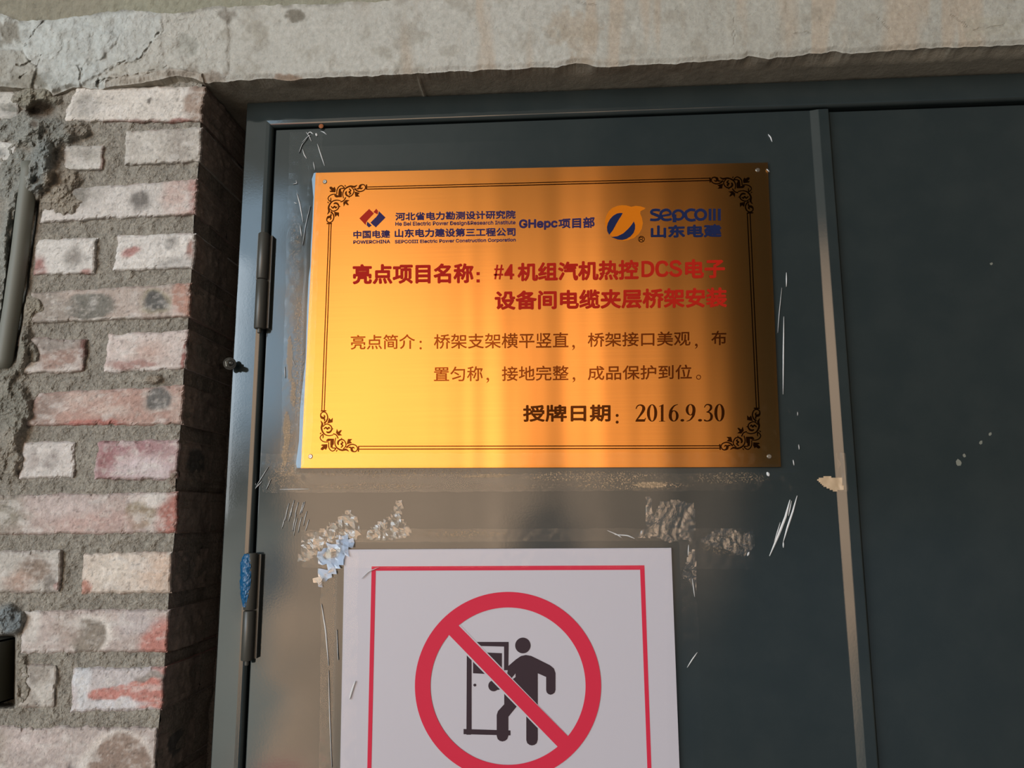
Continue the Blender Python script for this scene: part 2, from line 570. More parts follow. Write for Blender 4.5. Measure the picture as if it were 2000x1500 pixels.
# photo outline (TL, TR, BR, BL) of every brick face, at_jamb, base tone, stains (u, v, ru, rv, tone, softness)
BRICKS = [
    ([(-60, 176), (38, 178), (40, 235), (-60, 235)], 0, (170, 166, 156), [(.8, .7, .2, .3, (120, 118, 108), .5)]),
    ([(148, 166), (402, 170), (396, 240), (124, 238)], 1, (192, 183, 172), [(.12, .6, .10, .35, (140, 134, 124), .6), (.97, .5, .11, .6, (150, 126, 108), .2), (.5, 1.0, .25, .12, (150, 118, 106), .4), (.82, 1.0, .1, .15, (150, 100, 88), .3), (.58, .42, .02, .1, (120, 112, 104), .3)]),
    ([(-60, 275), (38, 277), (26, 332), (-60, 332)], 0, (178, 176, 170), [(.6, .5, .15, .3, (120, 120, 114), .6)]),
    ([(128, 284), (204, 284), (202, 332), (122, 334)], 0, (172, 166, 156), [(.5, .3, .3, .4, (150, 144, 134), .7), (.97, .5, .06, .7, (158, 118, 106), .4)]),
    ([(246, 257), (396, 248), (393, 317), (243, 324)], 1, (166, 158, 147), [(.7, .5, .15, .6, (150, 141, 130), .8), (.3, .5, .2, .7, (174, 167, 157), .8)]),
    ([(94, 372), (388, 350), (384, 420), (78, 435)], 1, (184, 176, 169), [(.64, .52, .07, .28, (112, 106, 100), .5), (.92, .4, .16, .9, (184, 156, 145), .35), (.1, .2, .25, .5, (128, 122, 112), .5), (.97, .5, .03, .5, (170, 120, 110), .4)]),
    ([(-60, 480), (14, 480), (10, 540), (-60, 540)], 0, (170, 150, 140), []),
    ([(72, 468), (190, 464), (185, 535), (63, 539)], 0, (188, 182, 175), [(.08, .85, .14, .4, (158, 106, 98), .5), (.62, .5, .15, .3, (135, 128, 120), .8), (.87, .95, .08, .15, (165, 120, 110), .4)]),
    ([(230, 459), (384, 455), (379, 525), (220, 530)], 1, (192, 185, 178), [(.18, .5, .13, .12, (172, 116, 108), .5), (.7, .28, .08, .18, (118, 112, 106), .6), (.92, .45, .05, .3, (150, 110, 98), .5), (.8, .85, .25, .2, (150, 144, 138), .7)]),
    ([(60, 572), (374, 553), (373, 620), (56, 631)], 1, (163, 144, 131), [(.36, .55, .17, .42, (112, 108, 98), .15), (.10, .5, .16, .7, (140, 128, 116), .5), (.765, .47, .105, .42, (150, 138, 112), .2), (.77, .46, .075, .34, (88, 86, 82), .35), (.95, .5, .08, .8, (166, 118, 98), .2), (.62, .5, .08, .5, (172, 154, 142), .6), (.4, 1.0, .3, .1, (186, 176, 166), .3)]),
    ([(36, 658), (170, 664), (165, 727), (34, 731)], 0, (150, 118, 104), [(.12, .6, .2, .6, (182, 174, 166), .5), (.55, .15, .4, .25, (140, 128, 118), .6), (.97, .4, .06, .7, (118, 76, 66), .5), (.5, .95, .4, .15, (176, 160, 150), .5)]),
    ([(211, 652), (369, 645), (364, 722), (201, 729)], 1, (186, 168, 160), [(.5, .5, .25, .3, (180, 148, 134), .8), (.945, .55, .025, .5, (150, 88, 78), .3), (.35, .8, .35, .1, (160, 118, 108), .4), (.4, .98, .5, .08, (196, 186, 180), .4)]),
    ([(78, 766), (363, 752), (358, 830), (34, 833)], 1, (168, 128, 113), [(.82, .36, .11, .36, (168, 148, 136), .3), (.82, .34, .085, .3, (100, 96, 92), .3), (.55, .6, .12, .16, (186, 158, 144), .6), (.3, .25, .2, .3, (176, 146, 132), .7), (.08, .6, .14, .6, (140, 116, 104), .6), (.45, .95, .2, .12, (170, 96, 82), .4), (.95, .6, .06, .5, (170, 140, 126), .5)]),
    ([(-60, 862), (6, 862), (2, 938), (-60, 938)], 0, (150, 146, 136), []),
    ([(46, 862), (150, 862), (146, 934), (34, 937)], 0, (182, 174, 168), [(.55, .55, .18, .22, (126, 112, 106), .7), (.2, .5, .1, .3, (160, 148, 142), .7), (.85, .4, .2, .4, (190, 180, 174), .6)]),
    ([(191, 863), (352, 857), (348, 937), (183, 938)], 1, (166, 132, 132), [(.12, .45, .16, .6, (148, 94, 96), .6), (.45, .18, .4, .2, (152, 104, 108), .7), (.6, .75, .45, .3, (186, 166, 168), .7), (.97, .85, .06, .2, (130, 96, 88), .4)]),
    ([(-60, 968), (349, 960), (346, 1042), (-60, 1046)], 1, (170, 148, 139), [(.17, .45, .14, .6, (132, 124, 108), .7), (.815, .52, .085, .36, (142, 124, 96), .25), (.97, .55, .07, .9, (166, 96, 80), .35), (.6, .7, .25, .3, (176, 142, 132), .8), (.45, .3, .2, .3, (178, 158, 152), .7), (.88, .15, .08, .2, (196, 186, 178), .5)]),
    ([(-60, 1078), (121, 1075), (119, 1158), (-60, 1160)], 0, (168, 160, 150), [(.72, .45, .2, .36, (132, 112, 96), .4), (.55, .75, .18, .3, (162, 132, 114), .5), (.9, .75, .08, .3, (118, 108, 98), .5), (.98, .9, .05, .12, (150, 84, 72), .4)]),
    ([(164, 1080), (338, 1077), (335, 1158), (158, 1161)], 1, (190, 172, 155), [(.85, .5, .2, .6, (192, 162, 138), .7), (.05, .85, .08, .18, (170, 112, 90), .3), (.3, .4, .2, .4, (196, 182, 166), .8)]),
    ([(42, 1192), (332, 1190), (328, 1274), (42, 1277)], 1, (168, 150, 142), [(.46, .55, .16, .50, (196, 186, 176), .25), (.45, .57, .125, .42, (128, 116, 102), .15), (.95, .72, .17, .55, (184, 108, 92), .3), (.06, .3, .08, .6, (186, 178, 170), .5), (.78, .3, .15, .3, (172, 158, 156), .6), (.3, .4, .1, .4, (160, 140, 128), .7)]),
    ([(40, 1297), (113, 1297), (108, 1382), (33, 1383)], 0, (152, 142, 130), [(.7, .7, .3, .3, (182, 174, 164), .7), (.3, .4, .2, .3, (136, 126, 116), .7)]),
    ([(142, 1304), (324, 1303), (318, 1388), (139, 1392)], 1, (178, 168, 168), [(.88, .6, .30, .42, (190, 108, 92), .1), (.55, .62, .40, .16, (186, 110, 96), .15), (.1, .5, .09, .8, (186, 186, 190), .4), (.85, .22, .16, .1, (140, 128, 120), .4), (.45, .88, .4, .12, (186, 182, 186), .4), (.97, .08, .1, .1, (182, 120, 110), .4)]),
    ([(-60, 1416), (310, 1420), (304, 1520), (-60, 1520)], 1, (166, 150, 143), [(.80, .75, .21, .66, (194, 182, 172), .15), (.82, .80, .18, .60, (138, 114, 98), .12), (.54, .75, .03, .12, (108, 98, 96), .4), (.3, .3, .2, .3, (178, 160, 154), .7), (.1, .5, .1, .6, (150, 136, 122), .7)]),
]
for _i, _y in enumerate((1540, 1650, 1765)):       # courses below the picture
    BRICKS.append(([(-60, _y), (150 + 40 * (_i % 2), _y), (148 + 40 * (_i % 2), _y + 85), (-60, _y + 85)], 0, (168, 150, 142), []))
    BRICKS.append(([(180 + 40 * (_i % 2), _y), (302 - 8 * _i, _y), (297 - 8 * _i, _y + 85), (178 + 40 * (_i % 2), _y + 85)], 1, (172, 148, 138), []))

for _i, (_a, _b) in enumerate([(178, 236), (276, 332), (374, 436), (480, 540), (574, 634), (662, 732), (768, 836), (862, 938), (969, 1046), (1078, 1160), (1193, 1278), (1298, 1384), (1416, 1520), (1540, 1625)]):     # the courses go on to the left
    _x = -72 if _i not in (10, 11) else -152
    while _x > -480:
        _w = 290 if (_i % 2) == 0 else 128
        BRICKS.append(([(_x - _w, _a), (_x, _a), (_x, _b), (_x - _w, _b)], 0, random.choice([(168, 150, 142), (176, 166, 156), (160, 136, 124), (182, 172, 164)]), []))
        _x -= _w + 24


def jamb_px(py):
    return np.interp(py, [150, 180, 245, 320, 420, 530, 620, 725, 830, 937, 1042, 1158, 1274, 1388, 1520, 1900],
                     [399, 400, 396, 393, 384, 379, 373, 364, 358, 348, 346, 335, 328, 318, 304, 272])


def brick(mb, quad, jamb, base, stains, sd):
    q = np.array(quad, float)
    ln = math.hypot(*(q[1] - q[0]))
    nu, nv = max(14, int(ln / 3.2)), 28
    u = np.linspace(0, 1, nu)
    v = np.linspace(0, 1, nv)
    U, V = np.meshgrid(u, v)
    wx, wy = ln, 78.0
    # uneven outline
    e = 0.030
    du = fbm(V * 6, U * 0 + sd, sd, 3, 5) * 3.0 / wx + fbm(V * 22, U * 0 + sd, 3, 2, 15) * 1.5 / wx
    dv = fbm(U * wx / 26, U * 0 + sd, sd, 3, 9) * 2.6 / wy + fbm(U * wx / 8, U * 0, sd, 2, 29) * 1.4 / wy
    edge_u = np.abs(U - .5) * 2
    edge_v = np.abs(V - .5) * 2
    Ue = U + du * edge_u ** 3
    Ve = V + dv * edge_v ** 3
    top = q[0] + (q[1] - q[0]) * Ue[..., None]
    bot = q[3] + (q[2] - q[3]) * Ue[..., None]
    P2 = top + (bot - top) * Ve[..., None]
    dist = np.minimum(np.minimum(U, 1 - U) * wx, np.minimum(V, 1 - V) * wy)      # photo pixels from the rim
    rim = np.clip(1 - dist / 6.5, 0, 1) ** 2
    rough = fbm(P2[..., 0] / 16, P2[..., 1] / 16, sd, 5, 3)
    chips = np.clip(fbm(P2[..., 0] / 9, P2[..., 1] / 9, sd + 40, 3, 31) - 0.28, 0, 1)
    tilt = random.uniform(-.002, .002) * (U - .5) + random.uniform(-.0015, .0015)
    Y = YB + tilt - 0.0011 * rough + rim * 0.0055 + chips * np.clip(1 - dist / 18, 0.15, 1) * 0.008
    P = un(P2[..., 0], P2[..., 1], Y)
    # tone
    C = np.broadcast_to(tone(base), U.shape + (3,)).copy()
    wu = U + fbm(P2[..., 0] / 30, P2[..., 1] / 30, sd + 9, 3, 50) * 12 / wx
    wv = V + fbm(P2[..., 0] / 30, P2[..., 1] / 30, sd + 19, 3, 60) * 12 / wy
    for (su, sv, ru, rv, c, soft) in stains:
        d = np.sqrt(((wu - su) / ru) ** 2 + ((wv - sv) / rv) ** 2)
        m = 1 - sstep(d, 1 - soft, 1 + soft * .6)
        C = C * (1 - m[..., None]) + tone(c) * m[..., None]
    pat = fbm(P2[..., 0] / 45, P2[..., 1] / 22, sd + 3, 4, 70)
    C *= (1 + 0.14 * pat)[..., None]
    dust = sstep(fbm(P2[..., 0] / 26, P2[..., 1] / 14, sd + 77, 4, 80), .12, .5) * .45
    C = C * (1 - dust[..., None]) + tone((196, 190, 184)) * dust[..., None]
    worn = (np.clip(1 - dist / 5.0, 0, 1) * sstep(fbm(P2[..., 0] / 12, P2[..., 1] / 12, sd, 3, 90), -.1, .3))[..., None] * .5
    C = C * (1 - worn) + tone((150, 116, 104)) * worn
    grey_ = (C @ np.array([.3, .5, .2]))[..., None]
    C = C + (grey_ - C) * .34
    lime = sstep(fbm(P2[..., 0] / 7, P2[..., 1] / 5, sd + 7, 4, 95), .05, .5) * .35
    C = C * (1 - lime[..., None]) + tone((188, 182, 176)) * lime[..., None]
    pits = sstep(fbm(P2[..., 0] / 4.5, P2[..., 1] / 4.5, sd + 57, 2, 97), .42, .6) * .55
    C = C * (1 - pits[..., None] * .6)
    mb.grid(P, 0, C, flip=True)
    # the four sides run back into the wall; the jamb end is a whole brick end
    loops = [P[0, :], P[:, -1], P[-1, ::-1], P[::-1, 0]]
    cols = [C[0, :], C[:, -1], C[-1, ::-1], C[::-1, 0]]
    for s, (lp, lc) in enumerate(zip(loops, cols)):
        if jamb and s == 1:
            dep = np.linspace(0, 0.108, 30)
            G = np.repeat(lp[None], len(dep), 0)
            G[:, :, 1] = lp[None, :, 1] + dep[:, None]
            nz = fbm(G[..., 1] * 90, G[..., 2] * 90, sd, 4, 12)
            G[..., 0] += nz * 0.0026 + fbm(G[..., 1] * 28, G[..., 2] * 34, sd * .1, 3, 13) * .0042 * sstep(dep, .004, .03)[:, None] - sstep(dep, .0, .006)[:, None] * 0.0005
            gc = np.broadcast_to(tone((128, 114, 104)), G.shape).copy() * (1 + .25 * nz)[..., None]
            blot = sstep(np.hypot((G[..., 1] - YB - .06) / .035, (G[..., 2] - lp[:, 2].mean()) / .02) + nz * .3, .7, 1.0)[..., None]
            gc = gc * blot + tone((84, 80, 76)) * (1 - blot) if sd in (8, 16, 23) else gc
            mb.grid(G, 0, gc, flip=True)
            H = G[-1][None].repeat(2, 0).copy()        # the next brick behind it
            mb.add(np.concatenate([lp * [1, 0, 1] + [-.003, YB + .118, 0], lp * [1, 0, 1] + [-.003, YB + .225, 0]]),
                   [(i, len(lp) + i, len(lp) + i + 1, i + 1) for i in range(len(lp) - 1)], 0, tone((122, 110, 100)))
        else:
            bk = lp.copy()
            bk[:, 1] = YB + 0.03 if not jamb else YB + 0.225
            mb.grid(np.stack([lp, bk]), 0, np.stack([lc * .9, lc * .9]), flip=True)


def build_wall_left():
    mb = MB()
    for i, (quad, jamb, base, st) in enumerate(BRICKS):
        brick(mb, quad, jamb, base, st, i + 1)
    # mortar bed: one continuous rough skin between and behind the bricks
    ny, nx = 620, 190
    py = np.linspace(150, 1800, ny)
    X = np.linspace(-130, 1, nx)
    PY = np.repeat(py[:, None], nx, 1)
    jx = jamb_px(PY) - 5.0
    PX = -90 + (jx + 90) * np.linspace(0, 1, nx)[None]
    n1 = fbm(PX / 14, PY / 14, 0, 5, 101)
    n2 = fbm(PX / 40, PY / 40, 0, 3, 121)
    grit = np.abs(fbm(PX / 5, PY / 5, 0, 3, 131))
    Y = YB + 0.0062 - 0.0034 * n1 - 0.0022 * n2 - 0.0012 * grit
    C = tone((132, 127, 118)) * (1 + .22 * n1 + .10 * n2)[..., None]
    grey = tone((122, 122, 116))

    def clump(cx, cy, rx, ry, h, rot=0.0, col=None, soft=.45):
        nonlocal Y, C
        a = math.radians(rot)
        dx, dy = PX - cx, PY - cy
        d = np.hypot((dx * math.cos(a) + dy * math.sin(a)) / rx, (-dx * math.sin(a) + dy * math.cos(a)) / ry) + .22 * fbm(PX / 18, PY / 18, cx, 4, 141)
        m = 1 - sstep(d, 1 - soft, 1 + .1)
        Y = Y - m * h * (1 + .35 * n1)
        if col is not None:
            C = C * (1 - m[..., None]) + col * (1 + .25 * n1 + .1 * grit)[..., None] * m[..., None]

    brown = tone((112, 104, 94))
    clump(70, 190, 52, 26, .012, 0, tone((122, 118, 106)))
    clump(95, 262, 60, 36, .014, 0, grey)
    clump(150, 252, 30, 18, .010, 0, tone((124, 118, 108)))
    clump(40, 250, 60, 34, .009, 0, grey)
    clump(76, 330, 30, 66, .022, 14, tone((116, 119, 116)))
    clump(30, 340, 38, 70, .009, 10, grey)
    clump(120, 350, 44, 26, .010, 0, tone((130, 122, 110)))
    clump(118, 395, 60, 34, .011, 10, tone((134, 126, 114)), .6)
    clump(20, 450, 16, 90, .009, 8, grey)
    clump(56, 600, 40, 44, .009, 0, tone((128, 122, 110)), .6)
    clump(20, 690, 46, 70, .014, 8, tone((120, 117, 108)))
    clump(60, 690, 24, 26, .010, 0, tone((122, 118, 108)), .6)
    clump(0, 560, 14, 170, .010, 4, grey)
    clump(22, 800, 44, 60, .013, 0, tone((118, 115, 106)))
    clump(14, 890, 40, 60, .011, 0, tone((128, 122, 112)), .6)
    clump(18, 1212, 34, 34, .014, 0, tone((108, 114, 116)))
    clump(40, 1330, 24, 60, .006, 0, tone((128, 122, 112)))
    clump(300, 705 + 35, 18, 12, .006, 0, tone((128, 118, 106)))
    clump(340, 935, 20, 16, .006, 0, tone((120, 108, 98)))
    clump(84, 215, 30, 20, -.016, 0, brown)
    clump(66, 243, 12, 12, -.008, 0, tone((84, 76, 68)), .8)
    # channel in which the conduit lies, and the chase of the box
    cx = np.interp(PY, [330, 700], [60, 8])
    ch = (1 - sstep(np.abs(PX - cx - 4), 18, 24)) * sstep(PY, 388, 400) * (1 - sstep(PY, 690, 730))
    Y = Y + ch * .020
    bx = (1 - sstep(PX, 26, 32)) * sstep(PY, 1238, 1246) * (1 - sstep(PY, 1372, 1384))
    Y = Y + bx * .040
    C = C * (1 - bx[..., None]) + tone((92, 86, 74)) * bx[..., None]
    P = un(PX, PY, Y)
    mb.grid(P, 1, C, flip=True)
    # mortar of the reveal, set a little back from the brick ends
    e = P[:, -1]
    dep = np.linspace(0, .29, 26)
    G = np.repeat(e[:, None], len(dep), 1)
    G[..., 1] += dep[None]
    G[..., 0] += fbm(G[..., 1] * 60, G[..., 2] * 60, 0, 4, 151) * .004
    mb.grid(G, 1, np.broadcast_to(tone((120, 110, 100)), G.shape), flip=True)
    # masonry behind the gap between jamb and door frame
    k0 = mb.n
    mb.box((-.70, .10, .68), (-.470, .20, 2.23), 1)
    mb.c[-1] = np.broadcast_to(tone((112, 104, 96)), (8, 3))
    # plain run of wall beyond the picture's left edge
    e = P[:, 0]
    G = np.repeat(e[:, None], 30, 1)
    t = np.linspace(1, 0, 30)
    G[..., 0] = e[:, None, 0] * (1 - t) + (-1.15) * t
    G[..., 1] = e[:, None, 1] * (1 - np.minimum(1, t * 6)) + (YB + .004 + .002 * fbm(G[..., 0] * 60, G[..., 2] * 60, 0, 3, 161)) * np.minimum(1, t * 6)
    mb.grid(G, 1, np.broadcast_to(tone((130, 122, 110)), G.shape), flip=True)
    o = mb.build('wall_left', [M_BRICK, M_MORTAR])
    tag(o, 'rough red and white brick wall with thick grey mortar, left of the door', 'brick wall', kind='structure')


# ------------------------------------------------------------------ concrete lintel and the wall above it


def build_lintel():
    mb = MB()
    ex = [-160, 0, 60, 100, 140, 190, 280, 340, 372, 405, 451, 525, 560, 600, 810, 922, 1090, 1125, 1167, 1300, 1440, 1461, 1503, 1580, 1636, 1664, 1790, 2000, 2400]
    ey = [158, 166, 172, 184, 168, 170, 160, 146, 150, 160, 155, 150.5, 154, 149, 142, 135, 128, 119, 128, 122, 113, 106, 112, 103, 97, 101, 93, 85, 68]
    tx = [-160, 0, 45, 100, 150, 245, 315, 350, 420, 560, 700, 1000, 1300, 2400]
    ty = [22, 28, 42, 38, 33, 18, 26, 25, 13, 10, 4, -12, -24, -60]
    nu, nv = 1100, 90
    px = np.concatenate([np.linspace(-560, -163, 70), np.linspace(-160, 620, 420), np.linspace(622, 2400, nu - 420)])
    yb = np.interp(px, ex, ey) + fbm(px / 22, px * 0, 0, 4, 7) * 3.0
    yt = np.interp(px, tx, ty) + fbm(px / 16, px * 0, 0, 4, 17) * 3.5
    v = np.linspace(0, 1, nv)
    PX = np.repeat(px[None], nv, 0)
    PY = yt + (yb - yt) * v[:, None]
    n1 = fbm(PX / 60, PY / 60, 0, 4, 201)
    n2 = fbm(PX / 14, PY / 14, 0, 4, 211)
    big = fbm(PX / 160, PY / 160, 0, 2, 221)
    Y = YL - .0010 * n1 - .0009 * n2
    left = 1 - sstep(PX, 380, 480)
    Y = Y - left * (.0035 * n1 + .0016 * n2)
    base = tone((166, 164, 157), .82)
    C = base * (1 + .06 * n1 + .05 * n2 + .05 * big)[..., None]
    cool = tone((166, 168, 164), .82)
    m = (1 - sstep(PX, 230, 330)) * sstep(fbm(PX / 70, PY / 70, 5, 3, 231), -.35, .2)
    C = C * (1 - m[..., None]) + cool * (1 + .07 * n2)[..., None] * m[..., None]
    falloff_dirt = sstep(PX + 120 * fbm(PX / 90, PY / 60, 33, 3, 246), 900, 1500)[..., None] * .55      # the light's fall-off to the right painted in, along with dirt
    C = C * (1 - falloff_dirt) + tone((140, 138, 128), .82) * (1 + .06 * n1 + .05 * n2)[..., None] * falloff_dirt
    warm = sstep(np.abs(fbm(PX / 50, PY / 300, 9, 3, 241)), .22, .5) * sstep(PX, 650, 760) * .5
    C = C * (1 - warm[..., None]) + tone((160, 142, 122), .82) * warm[..., None]
    dirt = sstep(fbm(PX / 34, PY / 34, 2, 4, 251), .12, .5) * .45
    C = C * (1 - dirt[..., None]) + tone((134, 128, 116), .82) * dirt[..., None]
    # dark dirty rim along the top joint
    rim = (1 - sstep((PY - yt), 0, 9)) * sstep(fbm(PX / 18, PY / 18, 1, 3, 261), -.2, .3) * (1 - sstep(PX, 640, 760))
    C = C * (1 - rim[..., None] * .6) + tone((104, 100, 90), .82) * rim[..., None] * .6
    for (cx, cy, rx, ry, c, a) in [(440, 30, 18, 20, (112, 106, 96), .7), (578, 30, 26, 16, (100, 94, 82), .8), (570, 152, 34, 12, (128, 106, 88), .8), (15, 62, 40, 30, (118, 114, 104), .8), (60, 160, 60, 20, (112, 110, 100), .8),
                                   (400, 150, 40, 16, (128, 116, 104), .7), (352, 147, 46, 12, (118, 110, 100), .7), (1145, 120, 50, 9, (140, 128, 112), .6), (500, 60, 40, 34, (146, 142, 132), .6), (365, 92, 26, 24, (138, 138, 130), .6),
                                   (270, 160, 60, 12, (124, 116, 104), .5), (1930, 50, 70, 30, (150, 146, 132), .5), (1120, 60, 50, 50, (156, 144, 128), .6)]:
        d = np.hypot((PX - cx + 14 * n1) / rx, (PY - cy + 9 * fbm(PX / 25, PY / 25, cx, 3, 268)) / ry) + .8 * n2
        mk = (1 - sstep(d, .4, 1.1)) * a
        C = C * (1 - mk[..., None]) + tone(c, .82) * (1 + .2 * n2)[..., None] * mk[..., None]

    def crack(pts, w, depth, side=0.0):
        nonlocal Y, C
        pts = np.array(pts, float)
        dmin = np.full(PX.shape, 1e9)
        for a, b in zip(pts[:-1], pts[1:]):
            ab = b - a
            t = np.clip(((PX - a[0]) * ab[0] + (PY - a[1]) * ab[1]) / (ab @ ab), 0, 1)
            dmin = np.minimum(dmin, np.hypot(PX - a[0] - t * ab[0], PY - a[1] - t * ab[1]))
        wx_ = 5.5 * fbm(PX / 13, PY / 13, 4, 3, 263)
        dmin = np.abs(dmin + wx_) + 1.4 * n2
        m = (1 - sstep(dmin, 0, w)) * sstep(fbm(PX / 20, PY / 20, 8, 3, 265), -.35, .15)
        Y = Y + m * depth
        C = C * (1 - .22 * m[..., None]) + tone((96, 90, 80), .82) * .22 * m[..., None]

    def layer(poly, h, soft, col=None, a=.5):
        nonlocal Y, C
        wx_, wy_ = 7 * fbm(PX / 22, PY / 22, 14, 4, 266), 7 * fbm(PX / 22, PY / 22, 24, 4, 267)
        d = np.full(PX.shape, 1e9)
        ins = np.zeros(PX.shape, bool)
        for (ax, ay), (bx, by) in zip(poly, poly[1:] + poly[:1]):
            ex_, ey_ = bx - ax, by - ay
            t = np.clip(((PX + wx_ - ax) * ex_ + (PY + wy_ - ay) * ey_) / (ex_ * ex_ + ey_ * ey_), 0, 1)
            d = np.minimum(d, np.hypot(PX + wx_ - ax - t * ex_, PY + wy_ - ay - t * ey_))
            cr = ((ay > PY + wy_) != (by > PY + wy_)) & (PX + wx_ < ex_ * (PY + wy_ - ay) / (ey_ + 1e-9) + ax)
            ins ^= cr
        m = sstep(np.where(ins, d, -d), -soft, soft)
        Y = Y - m * h
        if col is not None:
            C = C * (1 - a * m[..., None]) + tone(col, .82) * (1 + .07 * n1 + .06 * n2)[..., None] * a * m[..., None]

    layer([(36, 40), (310, 20), (318, 60), (288, 95), (270, 118), (240, 124), (192, 150), (150, 166), (100, 172), (50, 120)], .0030, 4.5, (166, 170, 168), .5)
    layer([(310, 20), (440, 12), (446, 110), (440, 150), (340, 136), (250, 142), (200, 160), (246, 122), (290, 94), (318, 58)], .0018, 5)
    layer([(100, 60), (170, 50), (230, 70), (200, 110), (140, 130), (90, 110)], .0020, 4)
    layer([(-200, 90), (40, 100), (70, 135), (60, 175), (-200, 170)], .0035, 3, (134, 130, 120), .6)
    layer([(210, 150), (330, 132), (395, 142), (400, 165), (200, 168)], .0045, 2.0, (160, 150, 138), .4)
    crack([(189, 166), (196, 143), (222, 128), (245, 119), (273, 115), (290, 91), (308, 66)], 3.2, .004)
    crack([(84, 42), (66, 62), (49, 87)], 2.6, .003)
    crack([(190, 160), (240, 150), (290, 141), (330, 130)], 3.0, .004)
    crack([(40, 150), (75, 128), (80, 108)], 3.0, .003)
    crack([(150, 120), (160, 140), (156, 165)], 3.0, .003)
    crack([(0, 110), (40, 130), (60, 120)], 2.6, .003)
    for pts in [[(1460, 30), (1480, 24), (1502, 18)], [(1520, 66), (1600, 64)], [(1700, 20), (1720, 40), (1740, 60)], [(1860, 30), (1900, 60), (1960, 50)], [(1130, 5), (1150, 8), (1165, 10)], [(1432, 0), (1434, 60), (1432, 112)]]:
        crack(pts, 2.0, .001)
    P = un(PX, PY, Y)
    # rounded, crumbling lower arris
    lip = sstep(v, .93, 1.0)[:, None]
    P[..., 1] += lip * .004
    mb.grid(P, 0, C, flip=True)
    # soffit over the door
    e = P[-1]
    dep = np.concatenate([[0], np.geomspace(.002, .26, 36)])
    G = np.repeat(e[None], len(dep), 0)
    G[..., 1] += dep[:, None]
    zs = 2.2085 + .0006 * fbm(G[..., 0] * 30, G[..., 1] * 30, 0, 3, 271)
    kx = sstep(np.abs(proj(np.array([e[:, 0], e[:, 1], e[:, 2]]).T)[0] - 815), 0, 5)
    f = sstep(dep, 0, .03)[:, None]
    inside = sstep(px, 385, 420)[None]
    G[..., 2] = G[..., 2] * (1 - f) + zs * f
    G[..., 2] -= (1 - kx)[None] * .003 * f
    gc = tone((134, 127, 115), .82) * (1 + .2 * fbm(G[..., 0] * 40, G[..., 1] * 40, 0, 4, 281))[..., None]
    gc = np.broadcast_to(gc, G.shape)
    mb.grid(G, 0, gc, flip=True)
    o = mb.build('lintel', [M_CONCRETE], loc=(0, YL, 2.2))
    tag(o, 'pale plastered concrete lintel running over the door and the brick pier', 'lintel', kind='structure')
    # the wall above, set back a little behind the plaster edge
    mb = MB()
    px2 = np.linspace(-570, 2450, 760)
    PX = np.repeat(px2[None], 50, 0)
    yt0 = np.interp(px2, tx, ty) + 14
    PY = (yt0 - 230) + 230 * np.linspace(0, 1, 50)[:, None]
    n1 = fbm(PX / 40, PY / 40, 3, 4, 301)
    n2 = fbm(PX / 10, PY / 10, 3, 4, 311)
    Y = YL + .008 - .0018 * n1 - .0014 * n2
    C = tone((128, 124, 110), .82) * (1 + .12 * n1 + .12 * n2)[..., None]
    g = sstep(PX, 160, 260)[..., None] * .6
    C = C * (1 - g) + tone((136, 136, 120), .82) * (1 + .05 * n2)[..., None] * g
    mb.grid(un(PX, PY, Y), 0, C, flip=True)
    o = mb.build('wall_top', [M_CONCRETE])
    tag(o, 'strip of dirty greenish cement wall above the lintel', 'wall', kind='structure')


# ------------------------------------------------------------------ the steel door
ZT, ZB = 2.1635, 0.70
XL, XR = -0.4545, 0.4108


def arc(cx, cy, r, a0, a1, n=7):
    return [(cx + r * math.cos(math.radians(a0 + (a1 - a0) * i / n)), cy + r * math.sin(math.radians(a0 + (a1 - a0) * i / n))) for i in range(n + 1)]


